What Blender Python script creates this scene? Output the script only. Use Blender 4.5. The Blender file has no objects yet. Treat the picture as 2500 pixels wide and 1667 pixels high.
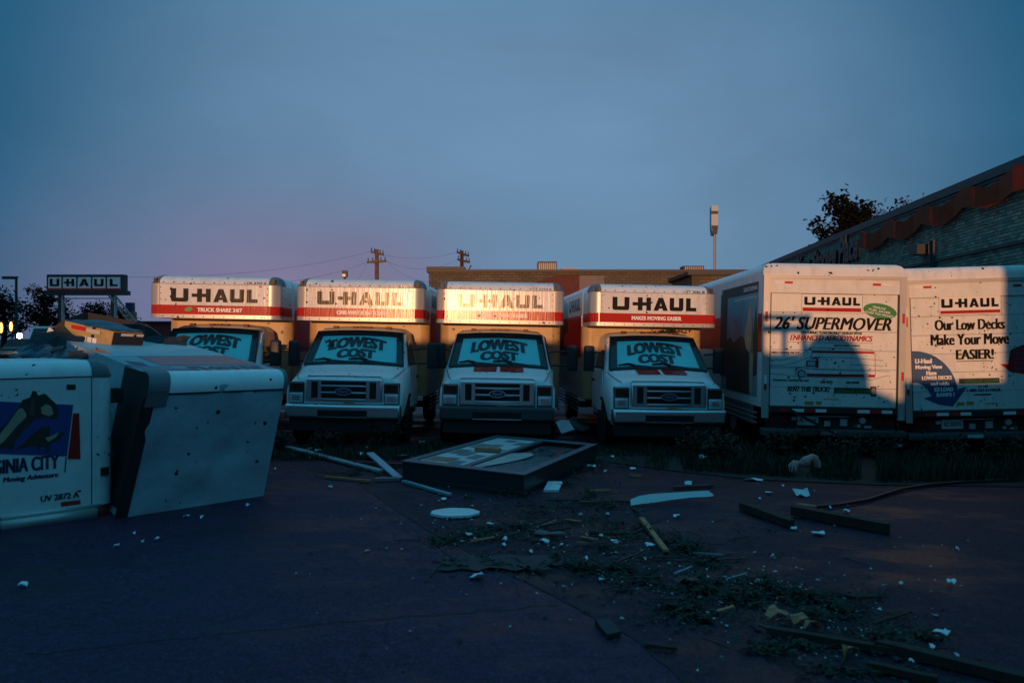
import bpy, bmesh, math, random
from mathutils import Vector, Matrix, noise
random.seed(7)
R = math.radians
sc = bpy.context.scene
col = sc.collection

# ------------------------------------------------------------------ camera
FPX = 2083.0                     # focal length in photo pixels (2500 wide) = 30 mm on full frame
EYE = 1.9
cam_d = bpy.data.cameras.new('camera')
cam_d.lens = 30.0; cam_d.sensor_width = 36.0
cam_d.shift_y = -6.5/2500
cam_d.dof.use_dof = True; cam_d.dof.focus_distance = 15.5; cam_d.dof.aperture_fstop = 2.2
cam_d.clip_end = 3000; cam_d.clip_start = 0.05
cam = bpy.data.objects.new('camera', cam_d); col.objects.link(cam)
cam.location = (0, 0, EYE); cam.rotation_euler = (R(90), 0, 0)
sc.camera = cam

# ------------------------------------------------------------------ light, sky, exposure
SUN_EL = 2.2; SUN_X = -0.09      # low warm light from behind the camera, a little to its left
to_sun = Vector((SUN_X, -1, math.tan(R(SUN_EL)))).normalized()
sd = bpy.data.lights.new('sun', 'SUN'); sd.energy = 2.55; sd.angle = R(0.35); sd.color = (1.0, 0.48, 0.215)
so = bpy.data.objects.new('sun', sd); col.objects.link(so)
so.rotation_euler = to_sun.to_track_quat('Z', 'Y').to_euler()
vs = sc.view_settings
sc.display_settings.display_device = 'sRGB'
vs.view_transform = 'Standard'; vs.look = 'None'; vs.exposure = 0.0; vs.gamma = 1.0; vs.use_curve_mapping = False

w = bpy.data.worlds.new('World'); sc.world = w; w.use_nodes = True
nt = w.node_tree; N = nt.nodes; L = nt.links
N.clear()
def wn(t, **k):
    n = N.new(t)
    for a, b in k.items(): setattr(n, a, b)
    return n
out = wn('ShaderNodeOutputWorld'); bg = wn('ShaderNodeBackground'); L.new(bg.outputs[0], out.inputs[0])
bg.inputs[1].default_value = 0.1
sky = wn('ShaderNodeTexSky', sky_type='NISHITA'); sky.sun_disc = False
sky.sun_elevation = R(SUN_EL); sky.sun_rotation = math.atan2(to_sun.x, to_sun.y)
tc = wn('ShaderNodeTexCoord')
def wdot(az, el):
    v = Vector((math.sin(R(az))*math.cos(R(el)), math.cos(R(az))*math.cos(R(el)), math.sin(R(el))))
    n = wn('ShaderNodeVectorMath', operation='DOT_PRODUCT'); L.new(tc.outputs['Generated'], n.inputs[0]); n.inputs[1].default_value = v
    return n.outputs['Value']
def wmap(src, a, b, c=0.0, d=1.0, t='SMOOTHSTEP'):
    n = wn('ShaderNodeMapRange', interpolation_type=t)
    L.new(src, n.inputs[0])
    for i, v in enumerate((a, b, c, d)): n.inputs[1+i].default_value = v
    return n.outputs[0]
def wmix(fac, a, b):
    n = wn('ShaderNodeMix', data_type='RGBA')
    if isinstance(fac, float): n.inputs[0].default_value = fac
    else: L.new(fac, n.inputs[0])
    for i, c in ((6, a), (7, b)):
        if isinstance(c, tuple): n.inputs[i].default_value = (*c, 1)
        else: L.new(c, n.inputs[i])
    return n.outputs[2]
def wmul(a, b):
    n = wn('ShaderNodeMath', operation='MULTIPLY'); L.new(a, n.inputs[0])
    if isinstance(b, float): n.inputs[1].default_value = b
    else: L.new(b, n.inputs[1])
    return n.outputs[0]
K = 10.0   # radiances below are divided by the background strength 0.1
def k(r, g, b): return (r*K, g*K, b*K)
sep = wn('ShaderNodeSeparateXYZ'); L.new(tc.outputs['Generated'], sep.inputs[0])
z = sep.outputs['Z']
base = wmix(wmap(wdot(0, 9), math.cos(R(34)), math.cos(R(4))), k(.008, .098, .205), k(.138, .265, .430))
hi = wmap(z, .2, .42, 1.0, .97)
mauve = wmul(wmap(wdot(-16, 0), math.cos(R(20)), 1.0), wmap(z, .26, .02))
base = wmix(wmul(mauve, .80), base, k(.165, .165, .31))
pink = wmul(wmap(wdot(-13.5, 4), math.cos(R(11)), 1.0), wmap(z, .2, .05))
base = wmix(wmul(pink, .42), base, k(.27, .175, .29))
cl = wn('ShaderNodeTexNoise'); cl.inputs['Scale'].default_value = 3.2; cl.inputs['Detail'].default_value = 6; cl.inputs['Roughness'].default_value = .52; cl.inputs['Distortion'].default_value = .4
mp = wn('ShaderNodeMapping'); mp.inputs['Scale'].default_value = (1, 1, 2.2); L.new(tc.outputs['Generated'], mp.inputs[0]); L.new(mp.outputs[0], cl.inputs[0])
cloud = wmap(cl.outputs[0], .25, .75, .88, 1.10, 'LINEAR')
mm = wn('ShaderNodeVectorMath', operation='SCALE'); L.new(base, mm.inputs[0]); L.new(cloud, mm.inputs['Scale'])
hs = wn('ShaderNodeVectorMath', operation='SCALE'); L.new(mm.outputs[0], hs.inputs[0]); L.new(hi, hs.inputs['Scale'])
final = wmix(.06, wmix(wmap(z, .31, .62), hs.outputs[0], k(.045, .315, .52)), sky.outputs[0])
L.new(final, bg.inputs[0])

# ------------------------------------------------------------------ projection helpers
def gz(x, y=0.0): return -0.018*max(-22, min(22, x))
def at(px, py, Y):
    return Vector(((px-1250)/FPX*Y, Y, EYE-(py-827)/FPX*Y))
def gp(px, py, dz=0.0):
    zz = 0.0
    for _ in range(8):
        Y = (EYE-zz-dz)*FPX/(py-827); X = (px-1250)/FPX*Y; zz = gz(X)
    return Vector((X, Y, zz+dz))

# ------------------------------------------------------------------ materials
MATS = {}
def mat(name, c, rough=.6, metal=0.0, spec=.5, speck=0.0, var=0.0, vscale=3.0, streak=0.0, bump=0.0, bscale=60.0, coat=0.0,
        speck_c=(.02, .014, .01), speck_scale=11.0, island=0.0, rvar=0.0, stretch=(1, 1, 1), grain=0.0, dent=0.0, stain=0.0):
    if name in MATS: return MATS[name]
    m = bpy.data.materials.new(name); MATS[name] = m; m.use_nodes = True
    t = m.node_tree; n = t.nodes; l = t.links
    b = n['Principled BSDF']
    b.inputs['Roughness'].default_value = rough; b.inputs['Metallic'].default_value = metal
    b.inputs['Specular IOR Level'].default_value = spec; b.inputs['Coat Weight'].default_value = coat
    b.inputs['Coat Roughness'].default_value = .12
    tcn = n.new('ShaderNodeTexCoord'); oi0 = n.new('ShaderNodeObjectInfo'); pa = n.new('ShaderNodeVectorMath'); pa.operation = 'MULTIPLY_ADD'
    l.new(oi0.outputs['Random'], pa.inputs[0]); pa.inputs[1].default_value = (37.3, 51.7, 23.9); l.new(tcn.outputs['Object'], pa.inputs[2]); P = pa.outputs[0]
    def mapped(scale):
        q = n.new('ShaderNodeMapping'); q.inputs['Scale'].default_value = scale; l.new(P, q.inputs[0]); return q.outputs[0]
    def mix(fac, a, bb):
        x = n.new('ShaderNodeMix'); x.data_type = 'RGBA'
        if isinstance(fac, (int, float)): x.inputs[0].default_value = fac
        else: l.new(fac, x.inputs[0])
        for i, cc in ((6, a), (7, bb)):
            if isinstance(cc, tuple): x.inputs[i].default_value = (*cc[:3], 1)
            else: l.new(cc, x.inputs[i])
        return x.outputs[2]
    def rng(src, a, bb, c0, d0):
        x = n.new('ShaderNodeMapRange'); l.new(src, x.inputs[0])
        for i, v in enumerate((a, bb, c0, d0)): x.inputs[1+i].default_value = v
        return x.outputs[0]
    c0 = tuple(c)
    cur = c0
    if var or rvar:
        nz = n.new('ShaderNodeTexNoise'); nz.inputs['Scale'].default_value = vscale; nz.inputs['Detail'].default_value = 7; nz.inputs['Roughness'].default_value = .62
        l.new(mapped(stretch), nz.inputs[0])
        if var: cur = mix(rng(nz.outputs[0], .3, .7, 0, 1), tuple(x*(1-var) for x in c0), tuple(min(1, x*(1+var*.7)) for x in c0))
        if rvar: l.new(rng(nz.outputs[0], .35, .65, max(.02, rough-rvar), min(1, rough+rvar)), b.inputs['Roughness'])
    def tomix(fac, colr):
        nonlocal cur
        cur = mix(fac, cur, colr)
    if grain:
        for sc_, lo, hi_ in ((20, .56, .70), (55, .52, .68), (160, .5, .66)):
            gn = n.new('ShaderNodeTexNoise'); gn.inputs['Scale'].default_value = sc_; gn.inputs['Detail'].default_value = 2; l.new(P, gn.inputs[0])
            tomix(rng(gn.outputs[0], lo, hi_, 0, grain), tuple(x*2.6 for x in c0)); tomix(rng(gn.outputs[0], 1-lo, 1-hi_, 0, grain), tuple(x*.25 for x in c0))
    if stain:
        st = n.new('ShaderNodeTexNoise'); st.inputs['Scale'].default_value = .75; st.inputs['Detail'].default_value = 9; st.inputs['Roughness'].default_value = .66; l.new(mapped((1, 1.6, 1)), st.inputs[0])
        tomix(rng(st.outputs[0], .50, .64, 0, stain), tuple(x*.35 for x in c0)); tomix(rng(st.outputs[0], .44, .34, 0, stain*.5), tuple(x*1.6 for x in c0))
        l.new(rng(st.outputs[0], .48, .62, rough, max(.12, rough-.36)), b.inputs['Roughness'])
    if island:
        g = n.new('ShaderNodeNewGeometry'); oi = n.new('ShaderNodeObjectInfo')
        ad = n.new('ShaderNodeMath'); ad.operation = 'ADD'; l.new(g.outputs['Random Per Island'], ad.inputs[0]); l.new(oi.outputs['Random'], ad.inputs[1])
        fr = n.new('ShaderNodeMath'); fr.operation = 'FRACT'; l.new(ad.outputs[0], fr.inputs[0])
        dk = mix(fr.outputs[0], tuple(x*(1-island) for x in c0), tuple(min(1, x*(1+island)) for x in c0))
        if cur is c0: cur = dk
        else:
            mu = n.new('ShaderNodeMix'); mu.data_type = 'RGBA'; mu.inputs[0].default_value = .5; l.new(cur, mu.inputs[6]); l.new(dk, mu.inputs[7]); cur = mu.outputs[2]
    if speck:
        v = n.new('ShaderNodeTexVoronoi'); v.inputs['Scale'].default_value = speck_scale
        d = n.new('ShaderNodeTexNoise'); d.inputs['Scale'].default_value = 25; l.new(P, d.inputs[0])
        av = n.new('ShaderNodeVectorMath'); av.operation = 'MULTIPLY_ADD'; l.new(d.outputs['Color'], av.inputs[0]); av.inputs[1].default_value = (.07, .07, .07); l.new(P, av.inputs[2])
        l.new(av.outputs[0], v.inputs[0])
        rs = n.new('ShaderNodeSeparateColor'); l.new(v.outputs['Color'], rs.inputs[0])
        cl_ = n.new('ShaderNodeTexNoise'); cl_.inputs['Scale'].default_value = 1.3; cl_.inputs['Detail'].default_value = 3; l.new(P, cl_.inputs[0])
        th = n.new('ShaderNodeMath'); th.operation = 'MULTIPLY'; l.new(rng(rs.outputs[0], 1-speck*.75, 1, 0, .33), th.inputs[0]); l.new(rng(cl_.outputs[0], .3, .65, .35, 1.25), th.inputs[1])
        lt = n.new('ShaderNodeMath'); lt.operation = 'LESS_THAN'; l.new(v.outputs['Distance'], lt.inputs[0]); l.new(th.outputs[0], lt.inputs[1])
        cur = mix(lt.outputs[0], cur, speck_c)
        # fine grime film
        g2 = n.new('ShaderNodeTexNoise'); g2.inputs['Scale'].default_value = 6; g2.inputs['Detail'].default_value = 8; g2.inputs['Roughness'].default_value = .7; l.new(mapped((1, 1, .35)), g2.inputs[0])
        cur = mix(rng(g2.outputs[0], .5, .78, 0, .35*min(1, speck*2)), cur, (.16, .12, .09))
    if isinstance(cur, tuple): b.inputs['Base Color'].default_value = (*cur[:3], 1)
    else: l.new(cur, b.inputs['Base Color'])
    last = None
    if streak:
        s = n.new('ShaderNodeTexNoise'); s.inputs['Scale'].default_value = 1.0; s.inputs['Detail'].default_value = 4; l.new(mapped((34, 34, 2.2)), s.inputs[0])
        bp = n.new('ShaderNodeBump'); bp.inputs['Strength'].default_value = streak; bp.inputs['Distance'].default_value = .004; l.new(s.outputs[0], bp.inputs['Height']); last = bp
    if bump:
        s = n.new('ShaderNodeTexNoise'); s.inputs['Scale'].default_value = bscale; s.inputs['Detail'].default_value = 5; l.new(P, s.inputs[0])
        bp = n.new('ShaderNodeBump'); bp.inputs['Strength'].default_value = bump; bp.inputs['Distance'].default_value = .01; l.new(s.outputs[0], bp.inputs['Height'])
        if last: l.new(last.outputs[0], bp.inputs['Normal'])
        last = bp
    if dent:
        s = n.new('ShaderNodeTexNoise'); s.inputs['Scale'].default_value = 2.4; s.inputs['Detail'].default_value = 3; l.new(P, s.inputs[0])
        bp = n.new('ShaderNodeBump'); bp.inputs['Strength'].default_value = dent; bp.inputs['Distance'].default_value = .06; l.new(s.outputs[0], bp.inputs['Height'])
        if last: l.new(last.outputs[0], bp.inputs['Normal'])
        last = bp
    if last: l.new(last.outputs[0], b.inputs['Normal'])
    return m
def emit(name, c, s):
    if name in MATS: return MATS[name]
    m = bpy.data.materials.new(name); MATS[name] = m; m.use_nodes = True
    b = m.node_tree.nodes['Principled BSDF']; b.inputs['Base Color'].default_value = (*c, 1)
    b.inputs['Emission Color'].default_value = (*c, 1); b.inputs['Emission Strength'].default_value = s
    return m
def thin_glass(name):
    m = bpy.data.materials.new(name); MATS[name] = m; m.use_nodes = True
    t = m.node_tree; n = t.nodes; l = t.links; n.clear()
    o = n.new('ShaderNodeOutputMaterial'); mx = n.new('ShaderNodeMixShader'); tr = n.new('ShaderNodeBsdfTransparent'); gl = n.new('ShaderNodeBsdfGlossy'); fr = n.new('ShaderNodeFresnel')
    tr.inputs[0].default_value = (.94, .99, .99, 1); gl.inputs['Roughness'].default_value = .03; fr.inputs[0].default_value = 1.5
    l.new(fr.outputs[0], mx.inputs[0]); l.new(tr.outputs[0], mx.inputs[1]); l.new(gl.outputs[0], mx.inputs[2]); l.new(mx.outputs[0], o.inputs[0])
    return m

WHITE = mat('white_panel_paint', (.74, .73, .72), .19, spec=.27, speck=.5, streak=.32, var=.06)
WHITE_DIRTY = mat('muddy_white_panel', (.74, .73, .71), .34, speck=.3, streak=.22, var=.08, speck_scale=16, dent=.35)
DOORW = mat('roll_door_white', (.74, .73, .70), .42, speck=.75, var=.06, speck_scale=15)
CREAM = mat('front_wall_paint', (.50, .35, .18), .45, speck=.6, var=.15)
CABW = mat('cab_white_paint', (.82, .82, .82), .28, spec=.3, speck=.3, coat=.0, speck_scale=16)
ALU = mat('brushed_corner_metal', (.50, .49, .48), .38, metal=.35, speck=.2)
GREYCAP = mat('grey_corner_casting', (.12, .125, .14), .5, speck=.2)
BLACKINK = mat('black_lettering', (.018, .016, .016), .19, spec=.23, streak=.32)
REDINK = mat('red_stripe', (.46, .024, .020), .19, spec=.23, streak=.32, speck=.3)
REDTAPE = mat('red_reflective_tape', (.55, .03, .03), .3)
WHITETAPE = mat('white_reflective_tape', (.8, .8, .78), .3)
WHITEINK = mat('white_lettering', (.78, .77, .75), .4)
BLUEINK = mat('blue_print', (.012, .075, .20), .4, speck=.2)
NAVYINK = mat('navy_print', (.012, .022, .07), .5)
GREENINK = mat('green_print', (.03, .22, .06), .4)
DKGREEN = mat('dark_green_print', (.012, .035, .018), .5)
YELLOWINK = mat('yellow_print', (.45, .26, .05), .5)
TAN = mat('tan_print', (.42, .33, .22), .5, var=.15)
BROWNINK = mat('dark_brown_print', (.05, .03, .022), .6, var=.3)
SKYINK = mat('pale_blue_print', (.09, .28, .36), .5, var=.15)
CHROME = mat('chrome_trim', (.72, .73, .75), .30, metal=1.0, speck=.12)
BUMPER_GREY = mat('dull_bumper', (.05, .05, .055), .45)
BLACKPL = mat('black_plastic', (.015, .015, .017), .5)
BLACKVOID = mat('dark_recess', (.006, .006, .007), .8)
RUBBER = mat('tyre_rubber', (.016, .016, .017), .85, bump=.4, bscale=30)
RIM = mat('steel_rim', (.35, .35, .36), .4, metal=.6)
CHASSIS = mat('chassis_black', (.02, .019, .018), .75, var=.3)
GLASSDARK = mat('dark_interior', (.014, .03, .034), .4)
GLASS = thin_glass('windshield_glass')
SIDEGLASS = mat('tinted_side_glass', (.008, .009, .010), .06)
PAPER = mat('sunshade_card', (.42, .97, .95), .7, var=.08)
SIGNINK = mat('teal_black_lettering', (.012, .03, .034), .6)
LENS = mat('lamp_lens', (.62, .66, .70), .22, coat=.5, metal=.45)
AMBER = mat('amber_lens', (.10, .02, .008), .45, spec=.25)
REDLENS = mat('red_lens', (.2, .012, .012), .2)
PLATE = mat('licence_plate', (.5, .5, .48), .4, speck=.4)
ASPHALT = mat('wet_asphalt', (.036, .0125, .025), .68, spec=.16, var=.40, vscale=1.5, bump=1.0, bscale=70, grain=1.0, stain=.8)
CONCRETE = mat('worn_smooth_asphalt', (.050, .019, .044), .64, spec=.12, var=.30, vscale=.9, bump=.7, bscale=110, grain=.8, stain=.65)
SOIL = mat('dark_soil', (.018, .014, .011), .95, var=.4, vscale=4, bump=1, bscale=20)
GRASSM = mat('weed_green', (.016, .022, .008), .8, var=.5, vscale=2.5, island=.6)
LEAFM = mat('torn_leaf_green', (.012, .018, .007), .75, island=.8)
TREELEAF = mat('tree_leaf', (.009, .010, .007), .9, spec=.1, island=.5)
BARK = mat('bark', (.05, .038, .028), .9, var=.3)
BRICKM = mat('tan_brick', (.31, .235, .18), .85, island=.35, bump=.3)
MORTAR = mat('dark_mortar', (.035, .032, .03), .95)
FARBRICK = None
COPING = mat('dark_coping', (.035, .035, .04), .55)
ORANGE = mat('orange_ribbon_metal', (.40, .036, .012), .65, spec=.08, var=.25)
WOODPALE = mat('pale_split_wood', (.58, .19, .095), .8, var=.3, vscale=8, stretch=(1, 1, 6))
WOODDARK = mat('weathered_dark_wood', (.040, .019, .013), .85, var=.4, vscale=8)
WOODGREY = mat('grey_painted_wood', (.26, .28, .30), .7, var=.25, vscale=6)
WOODRED = mat('red_painted_wood', (.14, .03, .028), .7, var=.3, vscale=6)
WHITEPVC = mat('white_vinyl', (.72, .73, .74), .45, speck=.2)
PAPERW = mat('scrap_paper', (.80, .80, .82), .8)
FELT = mat('black_felt', (.016, .017, .02), .7, bump=.6, bscale=15)
PINK = mat('pink_foam', (.55, .26, .24), .9, bump=.6, bscale=25)
STEEL = mat('galvanised_sheet', (.42, .45, .48), .35, metal=.8, var=.15)
POLEWOOD = mat('pole_wood', (.16, .085, .05), .9, var=.3)
POLEMETAL = mat('pole_metal', (.30, .27, .27), .5, metal=.4)
WIREM = mat('wire', (.03, .028, .03), .6)
BOXTAN = mat('tan_metal_box', (.46, .31, .12), .45, speck=.5, var=.2)
TARP = mat('blue_black_cover', (.02, .05, .09), .35, var=.5, vscale=7)
REDWALL = mat('red_wall', (.30, .025, .025), .7, var=.15)
PURPLE = mat('purple_sign', (.09, .025, .11), .5)
ORANGESIGN = mat('orange_sign', (.55, .16, .02), .5)

# ------------------------------------------------------------------ mesh builder
class MB:
    def __init__(s): s.v = []; s.f = []
    def add(s, vs, fs):
        o = len(s.v); s.v += [Vector(p) for p in vs]; s.f += [[o+i for i in f] for f in fs]; return s
    def poly(s, pts): return s.add(pts, [list(range(len(pts)))])
    def hexa(s, p):   # p: 8 corners, bottom ring then top ring
        return s.add(p, [[3, 2, 1, 0], [4, 5, 6, 7], [0, 1, 5, 4], [1, 2, 6, 5], [2, 3, 7, 6], [3, 0, 4, 7]])
    def box(s, a, b, M=None):
        (x0, y0, z0), (x1, y1, z1) = a, b
        p = [Vector(q) for q in ((x0, y0, z0), (x1, y0, z0), (x1, y1, z0), (x0, y1, z0), (x0, y0, z1), (x1, y0, z1), (x1, y1, z1), (x0, y1, z1))]
        if M: p = [M @ q for q in p]
        return s.hexa(p)
    def beam(s, a, b, wd, h, up=Vector((0, 0, 1))):
        a = Vector(a); b = Vector(b); d = (b-a).normalized(); u = d.cross(up)
        if u.length < 1e-4: u = d.cross(Vector((1, 0, 0)))
        u = u.normalized(); n = u.cross(d)
        u = u*wd/2; n = n*h/2
        return s.hexa([a-u-n, a+u-n, b+u-n, b-u-n, a-u+n, a+u+n, b+u+n, b-u+n])
    def tube(s, pts, r, n=8, caps=True):
        pts = [Vector(p) for p in pts]; rings = []
        for i, p in enumerate(pts):
            d = (pts[min(i+1, len(pts)-1)]-pts[max(i-1, 0)]).normalized()
            u = d.cross(Vector((0, 0, 1)))
            if u.length < 1e-3: u = d.cross(Vector((1, 0, 0)))
            u.normalize(); q = d.cross(u)
            rr = r[i] if isinstance(r, (list, tuple)) else r
            rings.append([p+(u*math.cos(2*math.pi*j/n)+q*math.sin(2*math.pi*j/n))*rr for j in range(n)])
        return s.loft(rings, True, caps)
    def loft(s, rings, closed=True, caps=True):
        n = len(rings[0]); o = len(s.v)
        for r in rings: s.v += [Vector(p) for p in r]
        m = n if closed else n-1
        for i in range(len(rings)-1):
            for j in range(m):
                a = o+i*n+j; b = o+i*n+(j+1) % n
                s.f.append([a, b, b+n, a+n])
        if caps and closed:
            s.f.append([o+j for j in range(n)][::-1]); s.f.append([o+(len(rings)-1)*n+j for j in range(n)])
        return s
    def disc(s, c, r, h, axis='x', n=20):
        c = Vector(c); ax = {'x': (Vector((1, 0, 0)), Vector((0, 1, 0)), Vector((0, 0, 1))), 'y': (Vector((0, 1, 0)), Vector((1, 0, 0)), Vector((0, 0, 1))), 'z': (Vector((0, 0, 1)), Vector((1, 0, 0)), Vector((0, 1, 0)))}[axis]
        rx, ry = r if isinstance(r, tuple) else (r, r)
        ring = lambda d: [c+ax[0]*d+ax[1]*rx*math.cos(2*math.pi*j/n)+ax[2]*ry*math.sin(2*math.pi*j/n) for j in range(n)]
        return s.loft([ring(-h/2), ring(h/2)])
    def xf(s, M): s.v = [M @ p for p in s.v]; return s
    def mesh(s, name, m, smooth=True, fixn=True, ang=32, big=.2):
        me = bpy.data.meshes.new(name)
        me.from_pydata([tuple(p) for p in s.v], [], s.f)
        if fixn:
            bm = bmesh.new(); bm.from_mesh(me); bmesh.ops.recalc_face_normals(bm, faces=bm.faces); bm.to_mesh(me); bm.free()
        if m: me.materials.append(m)
        if smooth:
            me.shade_smooth(); me.set_sharp_from_angle(angle=R(ang))
            if big:
                for p in me.polygons:
                    if p.area > big: p.use_smooth = False
        me.update()
        return me
def link(name, me, parent=None):
    o = bpy.data.objects.new(name, me); col.objects.link(o)
    if parent: o.parent = parent
    return o
def part(name, mb, m, parent=None, label=None, **k):
    o = link(name, mb.mesh(name, m, **k), parent)
    if label: o['label'] = label
    return o
def tag(o, label, cat, group=None):
    o['label'] = label; o['category'] = cat
    if group: o['group'] = group
    return o
def thing(name, loc, rot, label, cat, group=None):
    o = bpy.data.objects.new(name, None); col.objects.link(o); o.location = loc; o.rotation_euler = rot
    o.empty_display_size = .2
    return tag(o, label, cat, group)
def struct(name, mb, m, label=None, kind='structure', **k):
    o = part(name, mb, m, **k); o['kind'] = kind
    if label: o['label'] = label
    return o
CACHE = {}
def cpart(key, name, fn, m, parent, **k):
    kk = (key, m.name)
    if kk not in CACHE: CACHE[kk] = fn().mesh(name, m, **k)
    return link(name, CACHE[kk], parent)

# ---- lettering
TXT = {}
def text_geo(s, shear=0.0, bold=0.0):
    key = (s, shear, bold)
    if key in TXT: return TXT[key]
    cu = bpy.data.curves.new('t', 'FONT'); cu.body = s; cu.shear = shear; cu.offset = bold; cu.resolution_u = 3; cu.fill_mode = 'FRONT' if False else 'BOTH'
    cu.dimensions = '2D'; cu.align_x = 'CENTER'
    o = bpy.data.objects.new('t', cu); col.objects.link(o)
    dg = bpy.context.evaluated_depsgraph_get(); dg.update()
    me = bpy.data.meshes.new_from_object(o.evaluated_get(dg))
    v = [(p.co.x, p.co.y) for p in me.vertices]; f = [list(q.vertices) for q in me.polygons]
    bpy.data.objects.remove(o); bpy.data.curves.remove(cu); bpy.data.meshes.remove(me)
    x0 = min(p[0] for p in v); x1 = max(p[0] for p in v); y0 = min(p[1] for p in v); y1 = max(p[1] for p in v)
    v = [((p[0]-x0)/(x1-x0), (p[1]-y0)/(y1-y0)) for p in v]
    TXT[key] = (v, f); return TXT[key]
class Frame:
    def __init__(s, O, U, V, N): s.O = Vector(O); s.U = Vector(U); s.V = Vector(V); s.N = Vector(N)
    def p(s, u, v, n=.003): return s.O+s.U*u+s.V*v+s.N*n
def text(mb, fr, s, u0, u1, v0, v1, shear=0.0, bold=0.0, off=.004, warp=None, fat=0.0):
    if fat:
        for q_, d_ in ((-1, .0003), (1, .0006)): text(mb, fr, s, u0+q_*fat, u1+q_*fat, v0, v1, shear, bold, off+d_)
    v, f = text_geo(s, shear, bold)
    pts = []
    for a, b in v:
        u = u0+(u1-u0)*a; q = v0+(v1-v0)*b
        if warp: u, q = warp(u, q)
        pts.append(fr.p(u, q, off))
    mb.add(pts, f); return mb
def dpoly(mb, fr, pts, off=.003): mb.poly([fr.p(u, v, off) for u, v in pts]); return mb
def drect(mb, fr, u0, u1, v0, v1, off=.003): return dpoly(mb, fr, [(u0, v0), (u1, v0), (u1, v1), (u0, v1)], off)
def dline(mb, fr, pts, wd, off=.004):
    for (a, b), (c, d) in zip(pts, pts[1:]):
        l_ = math.hypot(c-a, d-b)
        if l_ < 1e-6: continue
        nx, ny = -(d-b)/l_*wd/2, (c-a)/l_*wd/2
        dpoly(mb, fr, [(a-nx, b-ny), (c-nx, d-ny), (c+nx, d+ny), (a+nx, b+ny)], off)
    return mb
def dellipse(mb, fr, cu, cv, ru, rv, rot=0.0, off=.003, n=28):
    c, s_ = math.cos(rot), math.sin(rot)
    return dpoly(mb, fr, [(cu+c*ru*math.cos(t)-s_*rv*math.sin(t), cv+s_*ru*math.cos(t)+c*rv*math.sin(t)) for t in [2*math.pi*i/n for i in range(n)]], off)
def logo(mb, fr, u0, u1, v0, v1, off=.004):
    sx = (u1-u0)/6.7; sy = v1-v0
    P = []
    def Ushape(x, wd, st):
        b = .30; r = .16
        P.append([(x, 1), (x, r), (x+r*.35, r*.25), (x+r, 0), (x+wd-r, 0), (x+wd-r*.35, r*.25), (x+wd, r), (x+wd, 1), (x+wd-st, 1), (x+wd-st, b), (x+st, b), (x+st, 1)])
    Ushape(0, 1.35, .40)
    P.append([(1.60, .37), (2.02, .37), (2.02, 0), (2.40, 0), (2.40, .37), (2.70, .37), (2.70, 0), (3.07, 0), (3.07, 1), (2.70, 1), (2.70, .63), (2.40, .63), (2.40, 1), (2.02, 1), (2.02, .63), (1.60, .63)])
    a = 3.27
    P.append([(a, 0), (a+.39, 0), (a+.58, .6), (a+.58, 1), (a+.40, 1)])
    P.append([(a+1.16-.39, 0), (a+1.16, 0), (a+.76, 1), (a+.58, 1), (a+.58, .6)])
    P.append([(a+.445, .17), (a+.715, .17), (a+.652, .37), (a+.508, .37)])
    Ushape(4.56, 1.10, .36)
    P.append([(5.87, 0), (6.70, 0), (6.70, .28), (6.24, .28), (6.24, 1), (5.87, 1)])
    for q in P: dpoly(mb, fr, [(u0+x*sx, v0+y*sy) for x, y in q], off)
    return mb

# ---- rounded cargo shells
def shell_bm(x0, x1, y0, y1, z0, z1, r, edges, inflate=0.0, seg=5):
    bm = bmesh.new()
    i = inflate
    vs_ = [bm.verts.new(p) for p in ((x0-i, y0-i, z0-i), (x1+i, y0-i, z0-i), (x1+i, y1+i, z0-i), (x0-i, y1+i, z0-i), (x0-i, y0-i, z1+i), (x1+i, y0-i, z1+i), (x1+i, y1+i, z1+i), (x0-i, y1+i, z1+i))]
    for f in ([3, 2, 1, 0], [4, 5, 6, 7], [0, 1, 5, 4], [1, 2, 6, 5], [2, 3, 7, 6], [3, 0, 4, 7]): bm.faces.new([vs_[q] for q in f])
    def E(a, b): return bm.edges.get((vs_[a], vs_[b]))
    names = {'ft': (4, 5), 'fl': (0, 4), 'fr': (1, 5), 'tl': (4, 7), 'tr': (5, 6), 'fb': (0, 1), 'bl': (3, 7), 'br': (2, 6)}
    bmesh.ops.bevel(bm, geom=[E(*names[e]) for e in edges], offset=r+i, segments=seg, profile=.5, affect='EDGES')
    return bm
def cut(bm, co, no):
    bmesh.ops.bisect_plane(bm, geom=bm.verts[:]+bm.edges[:]+bm.faces[:], plane_co=co, plane_no=no, clear_outer=True)
def bm_mb(bm):
    mb = MB(); bm.verts.index_update()
    mb.v = [v.co.copy() for v in bm.verts]; mb.f = [[v.index for v in f.verts] for f in bm.faces]; bm.free(); return mb
def shell(*a, planes=(), **k):
    bm = shell_bm(*a, **k)
    for co, no in planes: cut(bm, co, no)
    return bm_mb(bm)

# ------------------------------------------------------------------ ground
mb = MB()
xs = [-1200, -300, -80, -40, -22, 0, 22, 40, 80, 300, 1200]; ys = [-300, -60, -20, 0, 20, 60, 150, 400, 1500]
for j in ys:
    for i in xs: mb.v.append(Vector((i, j, gz(i))))
for j in range(len(ys)-1):
    for i in range(len(xs)-1):
        a = j*len(xs)+i; mb.f.append([a, a+1, a+1+len(xs), a+len(xs)])
struct('ground', mb, ASPHALT, 'dark wet asphalt of the storage lot')
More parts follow.
